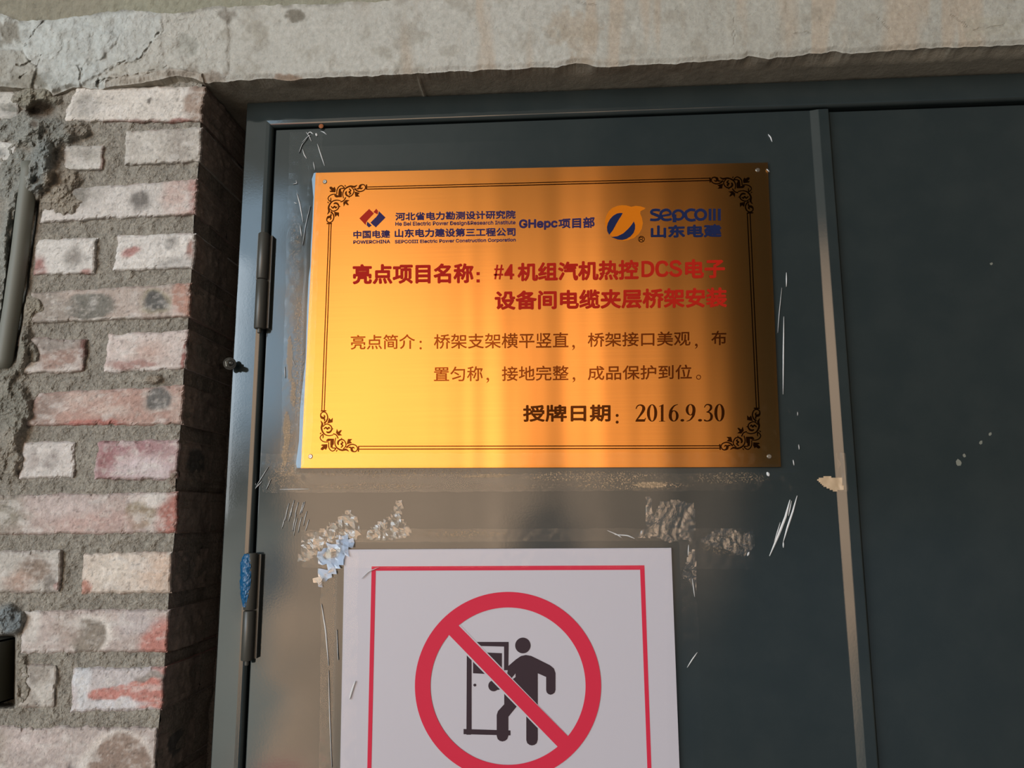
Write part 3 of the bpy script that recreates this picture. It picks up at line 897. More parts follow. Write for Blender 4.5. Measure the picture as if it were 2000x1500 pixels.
def build_door():
    D = empty('door_1', (0, 0, ZB))
    tag(D, 'grey-green painted double steel door in its frame under the lintel', 'door', kind='structure')
    # frame: profile (t outward from the inner edge, y), swept up the left side and along the head
    prof = [(.001, .045), (.001, .004)] + arc(.0075, .002, .0065, 180, 270, 14)[1:] + [(.012, -.0048), (.040, -.0050)] + arc(.0440, -.0036, .0014, 270, 360) + [(.0454, .05)]
    prof = np.array(prof)
    path = []
    for t, y in prof:
        path.append([(XL - t, y, ZB), (XL - t * 1.0, y, ZT + t * .945), (1.25, y, ZT + t * .945)])
    mb = MB()
    P = np.array(path)
    # subdivide the sweeps so that the paint's grain stays even
    mb.grid(P.transpose(1, 0, 2), 0, flip=False)
    mb.build('door_frame', M_PAINT, D)
    mb = MB()
    mb.box((XL - .044, .03, ZB), (1.25, .06, ZT + .04))
    mb.build('frame_rebate', M_GAP, D)
    # left leaf: flat sheet, folded ridge along its free edge
    x0 = XL + .0022
    sec = [(x0, .028), (x0, .0015)] + arc(x0 + .0015, .0015, .0015, 180, 270, 4)[1:] + [(.3828, 0), (.3838, -.0002), (.3948, -.0034), (.3958, -.0036), (XR - .002, -.0036)] + arc(XR - .002, -.0016, .002, 270, 360, 4)[1:] + [(XR, .028)]
    zt = ZT - .0025
    mb = MB()
    R = [[(x, y, z) for x, y in sec] for z in (ZB, zt - .001)]
    R.append([(x, y + .001 if y < .02 else y, zt) for x, y in sec])
    mb.grid(np.array(R), 0)
    leaf = mb.build('door_leaf', M_PAINT, D)
    leaf['label'] = 'left leaf carrying the signs'
    # right leaf lies deeper
    mb = MB()
    sec = [(XR + .0035, .032), (XR + .0035, .010), (XR + .005, .0085), (1.24, .0085), (1.24, .032)]
    mb.grid(np.array([[(x, y, z) for x, y in sec] for z in (ZB, zt)]), 0)
    r = mb.build('door_leaf', M_PAINT, D)
    r['label'] = 'plain right leaf, set slightly deeper'
    # hinges
    for (ya, yb, xa, xb, ysp) in [(456, 642, 515.0, 507.5, 546), (1080, 1290, 497.0, 477.0, 1192)]:
        Yh = -.0125
        A, B, Cc = un(xa, ya, Yh), un(xb, yb, Yh), un(xa + (xb - xa) * (ysp - ya) / (yb - ya), ysp, Yh)
        B[0] = Cc[0] = A[0] = (A[0] + B[0]) / 2
        h = empty('hinge', (A[0], 0, B[2]), D)
        r_ = .0082
        for (p, q) in ((A, Cc + [0, 0, .0006]), (Cc - [0, 0, .0006], B)):
            mb = MB()
            L = float(p[2] - q[2])
            mb.lathe(q, (0, 0, 1), [(0, r_ - .001), (.0012, r_), (L - .0012, r_), (L, r_ - .001)], 32)
            mb.build('knuckle', M_HINGE, h, smooth='angle')
        mb = MB()
        mb.lathe(B - [0, 0, .007], (0, 0, 1), [(0, .0022), (.001, .003), (.008, .003)], 16)
        mb.build('hinge_pin', M_HINGE, h)
        mb = MB()
        mb.box((A[0] - .0092, -.0135, Cc[2]), (A[0] - .0066, -.004, A[2] - .001))
        mb.box((A[0] - .004, -.008, B[2] + .002), (A[0] + .012, .0002, A[2] - .002))
        mb.build('hinge_leaf', M_HINGE, h)
    # small rust spot of the head, weld bead by the ridge, chips in the right leaf
    mb = MB()
    c = un(627, 246, -.005)
    mb.lathe(c + [0, .0005, 0], (0, -1, 0), [(0, .004), (.0006, .003), (.001, .001)], 9)
    mb.build('rust_spot', M_RUST, D)
    mb = MB()
    for (cx, cy, r) in [(1872, 904, 7), (1916, 864, 4), (1934, 848, 4), (1884, 890, 4), (1936, 515, 3)]:
        pts = [un(cx + r * random.uniform(.5, 1.1) * math.cos(a), cy + r * random.uniform(.6, 1.3) * math.sin(a), .0083) for a in np.linspace(0, 2 * math.pi, 8)[:-1]]
        mb.add(pts, [tuple(range(7))[::-1]])
    mb.build('paint_chips', M_CHIP, D)


# ------------------------------------------------------------------ flat print work: 2-D shapes in photo coordinates laid on a plane


class Flat:
    def __init__(self):
        self.v, self.f, self.lift = [], [], {}

    def poly(self, pts):
        n = len(self.v)
        self.v += [tuple(p) for p in pts]
        self.f.append(tuple(range(n, n + len(pts))))
        return self

    def disc(self, cx, cy, rx, ry=None, n=32):
        ry = rx if ry is None else ry
        return self.poly([(cx + rx * math.cos(2 * math.pi * i / n), cy + ry * math.sin(2 * math.pi * i / n)) for i in range(n)])

    def ring(self, cx, cy, rx, ry, ix, iy, n=48, dx=0.0):
        k = len(self.v)
        for i in range(n):
            a = 2 * math.pi * i / n
            self.v.append((cx + rx * math.cos(a), cy + ry * math.sin(a)))
            self.v.append((cx + dx + ix * math.cos(a), cy + iy * math.sin(a)))
        for i in range(n):
            j = (i + 1) % n
            self.f.append((k + 2 * i, k + 2 * j, k + 2 * j + 1, k + 2 * i + 1))
        return self

    def stroke(self, pts, w, sub=6, cap=False):
        pts = [np.array(p, float) for p in pts]
        ws = list(w) if isinstance(w, (list, tuple)) else [w] * len(pts)
        out, wo = [], []
        n = len(pts)
        if n > 2 and sub > 1:
            for i in range(n - 1):
                p0, p1, p2, p3 = pts[max(i - 1, 0)], pts[i], pts[i + 1], pts[min(i + 2, n - 1)]
                for s in range(sub):
                    t = s / sub
                    out.append(.5 * (2 * p1 + (p2 - p0) * t + (2 * p0 - 5 * p1 + 4 * p2 - p3) * t * t + (3 * p1 - p0 - 3 * p2 + p3) * t ** 3))
                    wo.append(ws[i] + (ws[i + 1] - ws[i]) * t)
            out.append(pts[-1])
            wo.append(ws[-1])
        else:
            out, wo = pts, ws
        k = len(self.v)
        for i, p in enumerate(out):
            d = out[min(i + 1, len(out) - 1)] - out[max(i - 1, 0)]
            d = d / (np.hypot(*d) + 1e-9)
            nrm = np.array([-d[1], d[0]])
            self.v += [tuple(p + nrm * wo[i] / 2), tuple(p - nrm * wo[i] / 2)]
        for i in range(len(out) - 1):
            self.f.append((k + 2 * i, k + 2 * i + 2, k + 2 * i + 3, k + 2 * i + 1))
        if cap:
            self.disc(*pts[0], ws[0] / 2, n=16)
            self.disc(*pts[-1], ws[-1] / 2, n=16)
        return self

    def join(self, other, fn=lambda x, y: (x, y)):
        k = len(self.v)
        self.v += [fn(*p) for p in other.v]
        self.f += [tuple(i + k for i in f) for f in other.f]
        return self

    def build(self, name, m, parent, Y, fn=None):
        v = np.array([fn(*p) for p in self.v] if fn else self.v, float)
        lf = np.zeros(len(v))
        for i, h in self.lift.items():
            lf[i] = h
        # overlapping strokes lie on one another, not in one another
        root = list(range(len(v)))

        def find(i):
            while root[i] != i:
                root[i] = root[root[i]]
                i = root[i]
            return i
        for q in self.f:
            for i in q[1:]:
                root[find(i)] = find(q[0])
        order = {}
        for i in range(len(v)):
            lf[i] += (order.setdefault(find(i), len(order)) % (3 if self.lift else 9)) * 1.3e-5
        P = un(v[:, 0], v[:, 1], Y - lf)
        mb = MB()
        # wind every face towards the camera
        fs = []
        for f in self.f:
            a = 0.0
            for i in range(len(f)):
                x1, y1 = v[f[i]]
                x2, y2 = v[f[(i + 1) % len(f)]]
                a += x1 * y2 - x2 * y1
            fs.append(f if a < 0 else f[::-1])
        mb.add(P, fs)
        return mb.build(name, m, parent)


_glyphs = {}
FONT = None
try:        # Blender's own interface face, closest to the sign's grotesque; the built-in face does as well
    import os
    _p = os.path.join(bpy.utils.system_resource('DATAFILES'), 'fonts', 'Inter.woff2')
    if os.path.exists(_p):
        FONT = bpy.data.fonts.load(_p)
except Exception:
    FONT = None


def glyphs(s):
    if s not in _glyphs:        # latin in the grotesque, Chinese in the built-in face
        c = bpy.data.curves.new('lettering', 'FONT')
        c.body = s
        if FONT is not None and s.isascii():
            c.font = FONT
        c.resolution_u = 4
        o = bpy.data.objects.new('lettering', c)
        COL.objects.link(o)
        bpy.context.view_layer.update()
        me = bpy.data.meshes.new_from_object(o)
        v = np.array([tuple(p.co)[:2] for p in me.vertices])
        f = [tuple(p.vertices) for p in me.polygons]
        bpy.data.objects.remove(o)
        bpy.data.curves.remove(c)
        bpy.data.meshes.remove(me)
        _glyphs[s] = (v, f)
    return _glyphs[s]


def text(fl, s, L, R, bold=0.0, latin=False, n=8):
    """L, R: (x, top, bottom) of the line's two ends; for latin the span is cap height over the baseline"""
    v, f = glyphs(s)
    x0, x1 = v[:, 0].min(), v[:, 0].max()
    y0, y1 = (0.0, glyphs('H')[0][:, 1].max()) if latin else (v[:, 1].min(), v[:, 1].max())
    b = bold / 2
    u = (v[:, 0] - x0) / (x1 - x0)
    w = (v[:, 1] - y0) / (y1 - y0)
    top = L[1] + b + u * (R[1] - L[1])
    bot = L[2] - b + u * (R[2] - L[2])
    X = L[0] + b + u * (R[0] - L[0] - 2 * b)
    Yp = bot + w * (top - bot)
    offs = [(0, 0)] if bold <= 0 else [(b * math.cos(2 * math.pi * i / n), b * math.sin(2 * math.pi * i / n)) for i in range(n)]
    for q_, (dx, dy) in enumerate(offs):
        k = len(fl.v)
        for i in range(len(X)):
            fl.lift[k + i] = q_ * 4e-5
        fl.v += list(zip((X + dx).tolist(), (Yp + dy).tolist()))
        fl.f += [tuple(i + k for i in q) for q in f]
    return fl


def ornament():
    """scrollwork of one corner, in units of the top arm; mirrored over the diagonal for the other arm"""
    one = Flat()
    one.stroke([(1602, 200), (1606, 372)], 42, 1)
    one.stroke([(1215, 320), (1290, 395), (1400, 428), (1520, 388), (1572, 300), (1530, 215), (1450, 202), (1395, 245), (1385, 305), (1440, 332), (1475, 295)], [60, 45, 40, 34, 34, 34, 40, 80, 70, 40, 22])
    one.stroke([(1275, 325), (1330, 335), (1385, 290)], [20, 46, 60])
    one.stroke([(862, 635), (835, 500), (870, 370), (960, 285), (1080, 245), (1200, 265), (1300, 210)], [28, 32, 38, 48, 56, 64, 12])
    one.stroke([(1110, 285), (1185, 360), (1190, 450), (1130, 548), (1040, 578), (955, 530), (935, 460), (962, 405)], [26, 34, 34, 36, 42, 60, 60, 26])
    one.stroke([(1035, 325), (1092, 385), (1040, 440), (1092, 480), (1045, 525)], [36, 44, 50, 44, 20])
    one.stroke([(1045, 575), (1045, 635)], [60, 6], 1)
    one.stroke([(890, 205), (925, 250)], [36, 26], 1)
    one.stroke([(640, 490), (640, 370), (685, 270), (770, 216), (845, 255), (870, 300), (800, 312), (752, 305)], [28, 32, 32, 30, 34, 40, 34, 20])
    one.poly([(1215, 425), (1390, 470), (1330, 530), (1392, 592), (1250, 594)])
    fl = Flat()
    fl.join(one)
    fl.join(one, lambda x, y: (330 + (y - 190), 190 + (x - 330)))
    fl.poly([(705, 325), (775, 310), (772, 395), (806, 425), (806, 600), (610, 604), (560, 560), (560, 520), (640, 520), (690, 545), (690, 440)])
    fl.poly([(390, 262), (450, 240), (520, 290), (562, 248), (602, 340), (592, 432), (420, 420), (400, 382), (465, 372), (400, 310)])
    fl.poly([(858, 782), (935, 695), (1062, 706), (985, 762), (1046, 862), (1000, 872), (930, 815), (880, 912)])
    fl.stroke([(768, 756), (870, 718), (936, 608)], 36)
    return fl


def digits(fl, spec, top0, bot0, top1, bot1, xa, xb):
    def cell(x0, x1):
        def fn(x, y, w=.5):
            px = x0 + (x1 - x0) * x / w
            t = (px - xa) / (xb - xa)
            tp, bt = top0 + (top1 - top0) * t, bot0 + (bot1 - bot0) * t
            return px, bt + (tp - bt) * y
        return fn

    for ch, x0, x1 in spec:
        g = Flat()
        w = .5
        if ch == '0':
            g.ring(.25, .5, .25, .5, .105, .455, 40)
        elif ch == '1':
            w = .30
            g.poly([(.09, .0), (.22, .0), (.22, 1.0), (.19, 1.0), (0, .88), (0, .85), (.09, .89)])
            g.poly([(.0, 0), (.30, 0), (.30, .035), (.0, .035)])
        elif ch == '2':
            g.stroke([(.03, .74), (.09, .90), (.22, .965), (.35, .90), (.39, .74), (.32, .54), (.17, .28), (.04, .08)], [.05, .06, .07, .12, .15, .13, .08, .06])
            g.poly([(.0, 0), (.44, 0), (.5, .22), (.465, .22), (.42, .14), (.06, .14), (.0, .05)])
        elif ch == '3':
            g.stroke([(.03, .80), (.10, .93), (.22, .97), (.36, .90), (.38, .74), (.27, .59), (.14, .53)], [.04, .06, .07, .12, .13, .08, .04])
            g.stroke([(.14, .54), (.31, .50), (.41, .34), (.38, .13), (.22, .03), (.06, .05), (.05, .11)], [.04, .08, .14, .13, .07, .07, .10])
        elif ch in '69':
            h = Flat()
            h.ring(.26, .325, .24, .325, .10, .28, 36, .01)
            h.stroke([(.46, .985), (.28, .90), (.13, .66), (.085, .36)], [.03, .07, .12, .14])
            g.join(h, (lambda x, y: (x, y)) if ch == '6' else (lambda x, y: (.5 - x, 1 - y)))
        elif ch == '.':
            w = 1.0
            g.disc(.5, .07, .5, .075, 20)
        c = cell(x0, x1)
        fl.join(g, lambda x, y, c=c, w=w: c(x, y, w))


# ------------------------------------------------------------------ the gold plaque
PLQ = [(616.5, 337.6), (1499.5, 317.2), (1525.3, 912.0), (587.8, 914.3)]
YP = -.0052


def build_plaque():
    c = un(1056, 914, 0.0)
    T = empty('plaque', (c[0], 0, c[2]))
    tag(T, 'brushed gold metal plaque with red and navy lettering on the left door leaf', 'plaque')
    q = un([p[0] for p in PLQ], [p[1] for p in PLQ], YP)
    n = 24
    mb = MB()
    front = np.array([[q[3] + (q[2] - q[3]) * u + ((q[0] + (q[1] - q[0]) * u) - (q[3] + (q[2] - q[3]) * u)) * v for u in np.linspace(0, 1, n)] for v in np.linspace(0, 1, n)])
    mb.grid(front)
    nf = (n - 1) * (n - 1)
    back = q + np.array([0, .0016, 0])
    mb.add(np.concatenate([q, back]), [(0, 1, 5, 4), (1, 2, 6, 5), (2, 3, 7, 6), (3, 0, 4, 7), (4, 5, 6, 7)])
    plate = mb.build('plate', M_GOLD, T)
    Yi = YP - .00025
    # double border lines
    b = Flat()
    for pts, w in [([(716, 365.2), (1388, 347.8)], 1.7), ([(716, 369.4), (1388, 352.4)], 1.9),
                   ([(642.6, 437), (628.4, 802)], 1.8), ([(646.8, 437), (633.2, 802)], 1.8),
                   ([(700, 871.6), (1408, 870.6)], 1.9), ([(700, 877.4), (1408, 875.3)], 2.0),
                   ([(1459.6, 415), (1477.6, 799)], 1.9), ([(1465, 415), (1482.6, 799)], 1.9)]:
        b.stroke(pts, w, 1)
    b.build('border_line', M_INK_DARK, T, Yi)
    orn = ornament()
    for (ox, oy, ax, ay, bx, by) in [(639.8, 361.4, 76.5, -1.7, -2.4, 75.5), (1468.3, 342.8, -82, 3.2, 3.6, 73.0), (622.2, 882.6, 78, 0.2, 3.8, -80.5), (1489.3, 879.6, -83, -.4, -5.0, -82.5)]:
        def fn(x, y, o=(ox, oy, ax, ay, bx, by)):
            a, c_ = (x - 330) / 1280, (y - 190) / 1280
            return o[0] + o[2] * a + o[4] * c_, o[1] + o[3] * a + o[5] * c_
        orn.build('corner_ornament', M_INK_DARK, T, Yi, fn)

    # first emblem: folded red and navy squares
    f = Flat().poly([(701.8, 426.5), (721, 408), (730.3, 416.8), (718.4, 429.5), (715.2, 434), (714.2, 439.6)])
    f.poly([(729.4, 414.2), (735, 407.8), (738.2, 411.6), (737.4, 418.6)])
    em = f.build('emblem', M_INK_BRICK, T, Yi)
    em['label'] = 'red folds of the small emblem'
    f = Flat().poly([(723.4, 434.8), (735.4, 423), (738.6, 418.6), (740, 412.4), (752.8, 424.8), (734, 444)])
    f.poly([(717.2, 432.6), (726, 440.2), (720.4, 444.2), (716, 439.8)])
    em = f.build('emblem', M_INK_NAVY, T, Yi)
    em['label'] = 'navy folds of the small emblem'
    f = Flat()
    text(f, '河北省电力勘测设计研究院', (772, 415, 430.8), (1007, 410.4, 427), 1.2)
    text(f, 'He Bei Electric Power Design&Research Institute', (772, 433.4, 441), (1007, 430.6, 437.8), 0.6, True)
    text(f, '山东电力建设第三工程公司', (770.8, 447.2, 464), (1007, 444.3, 460.9), 1.3)
    text(f, 'SEPCOIII Electric Power Construction Corporation', (771, 468.8, 475.4), (1007.5, 464.9, 471.4), 0.7, True)
    text(f, '中国电建', (690, 450.4, 466.2), (762, 449, 464.4), 1.0)
    text(f, 'POWERCHINA', (690, 469.6, 476.3), (762, 468, 475), 0.7, True)
    f.build('company_lettering', M_INK_NAVY, T, Yi)
    f = Flat()
    text(f, 'GHepc', (1013.6, 428.6, 445.6), (1089.2, 427, 444.2), 2.2, True)
    text(f, '项目部', (1090.5, 427, 446), (1161.6, 423, 445), 1.6)
    f.build('department_lettering', M_INK_NAVY, T, Yi)

    # second emblem: orange disc with a beak, two deep navy leaves
    def z8(x, y):
        return 1160 + x / 7.143, 385 + y / 7.143
    f = Flat()
    f.poly([(720, 152), (700, 172), (650, 195), (645, 230), (670, 290), (682, 360), (668, 440), (630, 510), (560, 570), (480, 600), (400, 612), (330, 600), (270, 570), (220, 525), (180, 470), (158, 400),
            (155, 330), (172, 260), (205, 200), (255, 152), (320, 125), (390, 112), (450, 116), (520, 134), (580, 122), (650, 128)])
    em = f.build('emblem', M_INK_ORANGE, T, Yi, z8)
    em['label'] = 'orange disc emblem'
    f = Flat()
    f.poly([(402, 222), (365, 220), (322, 228), (270, 258), (225, 305), (195, 360), (181, 420), (186, 475), (215, 524), (262, 465), (305, 385), (345, 315), (385, 255)])
    f.poly([(556, 338), (574, 385), (574, 440), (552, 500), (510, 548), (455, 582), (395, 598), (330, 592), (245, 556), (330, 545), (410, 505), (480, 440), (530, 380)])
    em = f.build('emblem', M_INK_DEEP, T, Yi - .0002, z8)
    em['label'] = 'deep navy leaves of the orange emblem'
    f = Flat().ring(663, 586, 47, 44, 38, 35, 32)
    f.stroke([(640, 612), (640, 560), (672, 560), (684, 574), (670, 588), (640, 590)], 9, 1)
    f.stroke([(662, 588), (690, 612)], 9, 1)
    em = f.build('registered_mark', M_INK_DARK, T, Yi - .0002, z8)
    f = Flat()
    f.stroke([(924, 184), (860, 178), (812, 190), (806, 222), (855, 244), (905, 268), (908, 304), (850, 318), (784, 314)], [34, 36, 36, 38, 40, 40, 38, 36, 34])
    f.stroke([(952, 262), (1010, 252), (1068, 236), (1052, 192), (1000, 178), (945, 205), (932, 255), (962, 305), (1020, 318), (1085, 306)], [28, 30, 32, 36, 38, 38, 40, 38, 36, 32])
    f.ring(1178, 248, 92, 80, 52, 46, 40)
    f.stroke([(1124, 240), (1124, 350)], 52, 1)
    f.stroke([(1416, 184), (1350, 176), (1290, 205), (1278, 250), (1300, 300), (1350, 322), (1420, 314)], [36, 38, 40, 42, 40, 38, 36])
    f.ring(1490, 245, 92, 86, 50, 48, 40)
    for a, b_ in ((1602, 1640), (1662, 1700), (1730, 1770)):
        f.poly([(a, 162), (b_, 162), (b_, 326), (a, 326)])
    f.build('logo_lettering', M_INK_DEEP, T, Yi, z8)
    f = Flat()
    text(f, '山东电建', (1271, 440, 465), (1409.5, 437.5, 463), 2.5)
    f.build('company_lettering', M_INK_DEEP, T, Yi)

    # red heading
    f = Flat()
    text(f, '亮点项目名称', (688.6, 516, 555.4), (925, 513.8, 552.8), 2.9)
    for y in (534.4, 548.6):
        f.poly([(930.6, y - 3), (937, y - 3), (937, y + 3), (930.6, y + 3)])
    f.build('heading_lettering', M_INK_RED, T, Yi)
    f = Flat()
    for pts in ([(971.5, 517), (967.2, 545.5)], [(980, 517), (975.8, 545.5)], [(965.5, 526), (984, 525.7)], [(964.4, 536.6), (983, 536.3)]):
        f.stroke(pts, 3.5, 1)
    f.poly([(996.8, 516), (1001, 516), (1001, 534.4), (1004.4, 534.4), (1004.4, 539), (1001, 539), (1001, 545.6), (995.6, 545.6), (995.6, 539), (984.8, 539), (984.8, 534.6)])
    f.poly([(996.2, 522), (995.6, 534.4), (989, 534.4)])
    f.f.pop(), [f.v.pop() for _ in range(3)]
    text(f, '机组汽机热控', (1010.6, 513.4, 549.4), (1247.5, 507, 546.4), 2.9)
    # D C S, drawn upright and even
    f.poly([(1252.8, 510), (1258.6, 509.9), (1258.6, 540.9), (1252.8, 541)])
    f.stroke([(1256, 512.6), (1265, 512.6), (1272.6, 516.5), (1274.8, 525), (1272.6, 533.6), (1265, 538.2), (1256, 538.2)], [5.8, 6.0, 6.6, 7, 6.6, 6.0, 5.8])
    f.stroke([(1303.4, 518.6), (1299.6, 513.4), (1293, 511.8), (1286, 515), (1283, 525), (1286, 535), (1293, 538), (1300, 536.2), (1304, 530.6)], [6.2, 6.2, 6.0, 6.6, 7, 6.6, 6.0, 6.2, 6.2])
    f.stroke([(1329, 517), (1325, 512.2), (1319, 511), (1312.6, 513.2), (1311.4, 518.4), (1315.5, 522.4), (1322, 524.6), (1328.4, 528.4), (1328.6, 534), (1323.6, 537.4), (1317.6, 537.6), (1312, 535.2), (1309.6, 530.4)], 6.3)
    text(f, '电子', (1338, 506.4, 544.6), (1416, 505, 543), 3.0)
    f.build('heading_lettering', M_INK_RED, T, Yi)
    f = Flat()
    text(f, '设备间电缆夹层桥架安装', (966, 568.2, 605.6), (1420, 561, 600.6), 2.9)
    f.build('heading_lettering', M_INK_RED, T, Yi)

    # brown body lines
    f = Flat()
    text(f, '亮点简介', (685, 654.4, 682.8), (810.5, 652.4, 681.2), .7)
    for y in (667.6, 680.2):
        f.disc(821.5, y, 2.3, n=12)
    text(f, '桥架支架横平竖直', (847.4, 652.8, 681.4), (1110.4, 648.8, 679.4), .7)
    text(f, '桥架接口美观', (1148, 649.8, 677.6), (1348.6, 646.6, 675.2), .8)
    text(f, '布', (1389.4, 646.2, 674.2), (1418.8, 645.6, 673.8), .8)
    def comma(cx, cy):
        f.disc(cx, cy - 1, 2.5, n=12)
        f.stroke([(cx + 1.6, cy - 1), (cx + 1.2, cy + 3), (cx - 2.4, cy + 6.6)], [2.4, 2.2, .6], 3)
    comma(1120, 677)
    comma(1360, 674.5)
    f.build('body_lettering', M_INK_BROWN, T, Yi)
    f = Flat()
    text(f, '置匀称', (847.4, 716.4, 745), (943, 715, 744.2), .7)
    text(f, '接地完整', (980, 715.4, 744.2), (1110.4, 713.4, 743), .7)
    text(f, '成品保护到位', (1148, 714.8, 742.6), (1351.4, 711.8, 740.6), .8)
    comma(952.5, 741)
    comma(1120.8, 740)
    f.ring(1364.5, 736.6, 4.8, 4.8, 3.3, 3.3, 24)
    f.build('body_lettering', M_INK_BROWN, T, Yi)
    f = Flat()
    text(f, '授牌日期', (1021.4, 791, 824), (1192.6, 789.4, 823.6), 2.2)
    for y in (811.4, 824.4):
        f.disc(1205.4, y, 3.0, n=14)
    f.build('date_lettering', M_INK_DARK, T, Yi)
    f = Flat()
    Z = lambda a: 1000 + a / 3.704
    digits(f, [('2', Z(893), Z(970)), ('0', Z(976), Z(1051)), ('1', Z(1064), Z(1108)), ('6', Z(1131), Z(1206)), ('.', Z(1219), Z(1246)), ('9', Z(1257), Z(1331)), ('.', Z(1346), Z(1375)), ('3', Z(1388), Z(1456)), ('0', Z(1464), Z(1538))],
           789.8, 823.6, 788.8, 823.0, Z(893), Z(1538))
    f.build('date_lettering', M_INK_DARK, T, Yi)
    for (x, y) in ((634.5, 355), (606.5, 891.5), (1480, 332), (1502.5, 891.5)):
        mb = MB()
        p = un(x, y, YP)
        mb.lathe(p + [0, .0002, 0], (0, -1, 0), [(0, .0036), (.0006, .0034), (.0012, .0026), (.0012, .0012), (.0005, .0008)], 18)
        mb.build('screw', M_STEEL, T)


# ------------------------------------------------------------------ no-entry sign
YS = -.0065


def build_sign():
    c = un(995, 1500, 0)
    zb = 1.02
    T = empty('no_entry_sign', (c[0], 0, zb))
    tag(T, 'white square sign with a red no-entry circle taped below the gold plaque', 'sign')
    A, B = un(672.5, 1073.2, YS), un(1311, 1070.2, YS)
    L2, R2 = un(664.4, 1500, YS), un(1327.2, 1500, YS)

    def down(p, q):
        t = (p[2] - zb) / (p[2] - q[2])
        return p + (q - p) * t
    q = [A, B, down(B, R2), down(A, L2)]
    qb = [p + np.array([0, .0055, 0]) for p in q]
    mb = MB()
    mb.add(np.array(q + qb), [(0, 3, 2, 1), (0, 1, 5, 4), (1, 2, 6, 5), (2, 3, 7, 6), (3, 0, 4, 7), (4, 5, 6, 7)])
    mb.build('panel', M_WHITE, T)
    Yi = YS - .0003
    o_ = [(725.8, 1106.2), (1258.6, 1104.2), (1274.4, 1560), (716.0, 1560)]
    i_ = [(733.9, 1114.8), (1250.2, 1112.8), (1266.2, 1552), (724.2, 1552)]
    f = Flat()
    for k in range(4):
        f.poly([o_[k], o_[(k + 1) % 4], i_[(k + 1) % 4], i_[k]])
    f.build('red_border', M_SIGN_RED, T, Yi)

    def z4(x, y):
        return 640 + x / 2.857, 1050 + y / 2.857
    # dark figures
    f = Flat()
    f.poly([(830, 582), (1010, 582), (1010, 609), (856, 605)])
    f.poly([(984, 600), (1010, 600), (1008, 740), (984, 740)])
    f.poly([(776, 652), (803, 652), (803, 1070), (800, 1100), (774, 1100)])
    f.poly([(758, 1068), (1020, 1076), (1020, 1104), (758, 1097)])
    f.poly([(811, 638), (972, 645), (972, 766), (811, 757)])
    f.disc(821, 823, 8.5, 8, 16)
    f.build('door_pictogram', M_SIGN_DARK, T, Yi, z4)
    f = Flat()
    f.disc(1089, 602, 43, 44, 36)
    f.poly([(1008, 716), (1050, 680), (1078, 661), (1105, 655), (1135, 660), (1170, 677), (1240, 712), (1262, 730), (1271, 756), (1271, 850), (1266, 866), (1255, 874), (1243, 877), (1231, 873), (1222, 864),
            (1219, 850), (1219, 778), (1172, 757), (1172, 1128), (1166, 1148), (1154, 1157), (1140, 1160), (1126, 1157), (1113, 1147), (1108, 1130), (1108, 960), (1085, 925), (1058, 938), (1008, 1000), (1008, 1106), (1002, 1124), (990, 1134), (975, 1138), (960, 1134), (948, 1124),
            (943, 1106), (943, 990), (950, 968), (985, 930), (985, 850), (1020, 800), (1048, 778), (1048, 758), (1024, 787), (1000, 770)])
    f.disc(926, 827, 30, 31, 28)
    f.poly([(905, 806), (935, 780), (1000, 840), (948, 850)])
    f.build('person_pictogram', M_SIGN_DARK, T, Yi - .0002, z4)
    # white edged slash and ring
    f = Flat().poly([(670, 548), (738, 486), (1350, 1116), (1284, 1178)])
    s = f.build('slash_edging', M_WHITE, T, Yi - .0004, z4)
    f = Flat()
    f.poly([(672, 538), (726, 486), (1345, 1112), (1292, 1176)])
    f.ring(1006, 829, 519.5, 526, 433, 439, 120)
    f.build('prohibition_ring', M_SIGN_RED, T, Yi - .0006, z4)


# ------------------------------------------------------------------ clear tape, films, wraps


def in_quad(px, py, quad, grow=0.0):
    """signed distance (photo px, positive inside) to a convex clockwise quad"""
    d = np.full(np.shape(px), 1e9)
    for a, b in zip(quad, quad[1:] + quad[:1]):
        ex, ey = b[0] - a[0], b[1] - a[1]
        l = math.hypot(ex, ey)
        d = np.minimum(d, ((px - a[0]) * -ey + (py - a[1]) * ex) / -l * -1)
    return d + grow


SGN = [(672.5, 1073.2), (1311, 1070.2), (1331, 1640), (662, 1640)]


def cover_y(px, py):
    """height of what lies on the leaf there, for tape that runs over an edge"""
    a = sstep(in_quad(px, py, PLQ), -9, 1) * (YP - .0007)
    b = sstep(in_quad(px, py, SGN), -12, 1) * (YS - .0012)
    r = sstep(px - np.interp(py, [200, 1500], [1586, 1686]), -6, 14) * -.0036
    return np.minimum(np.minimum(a, b), r) - .0007


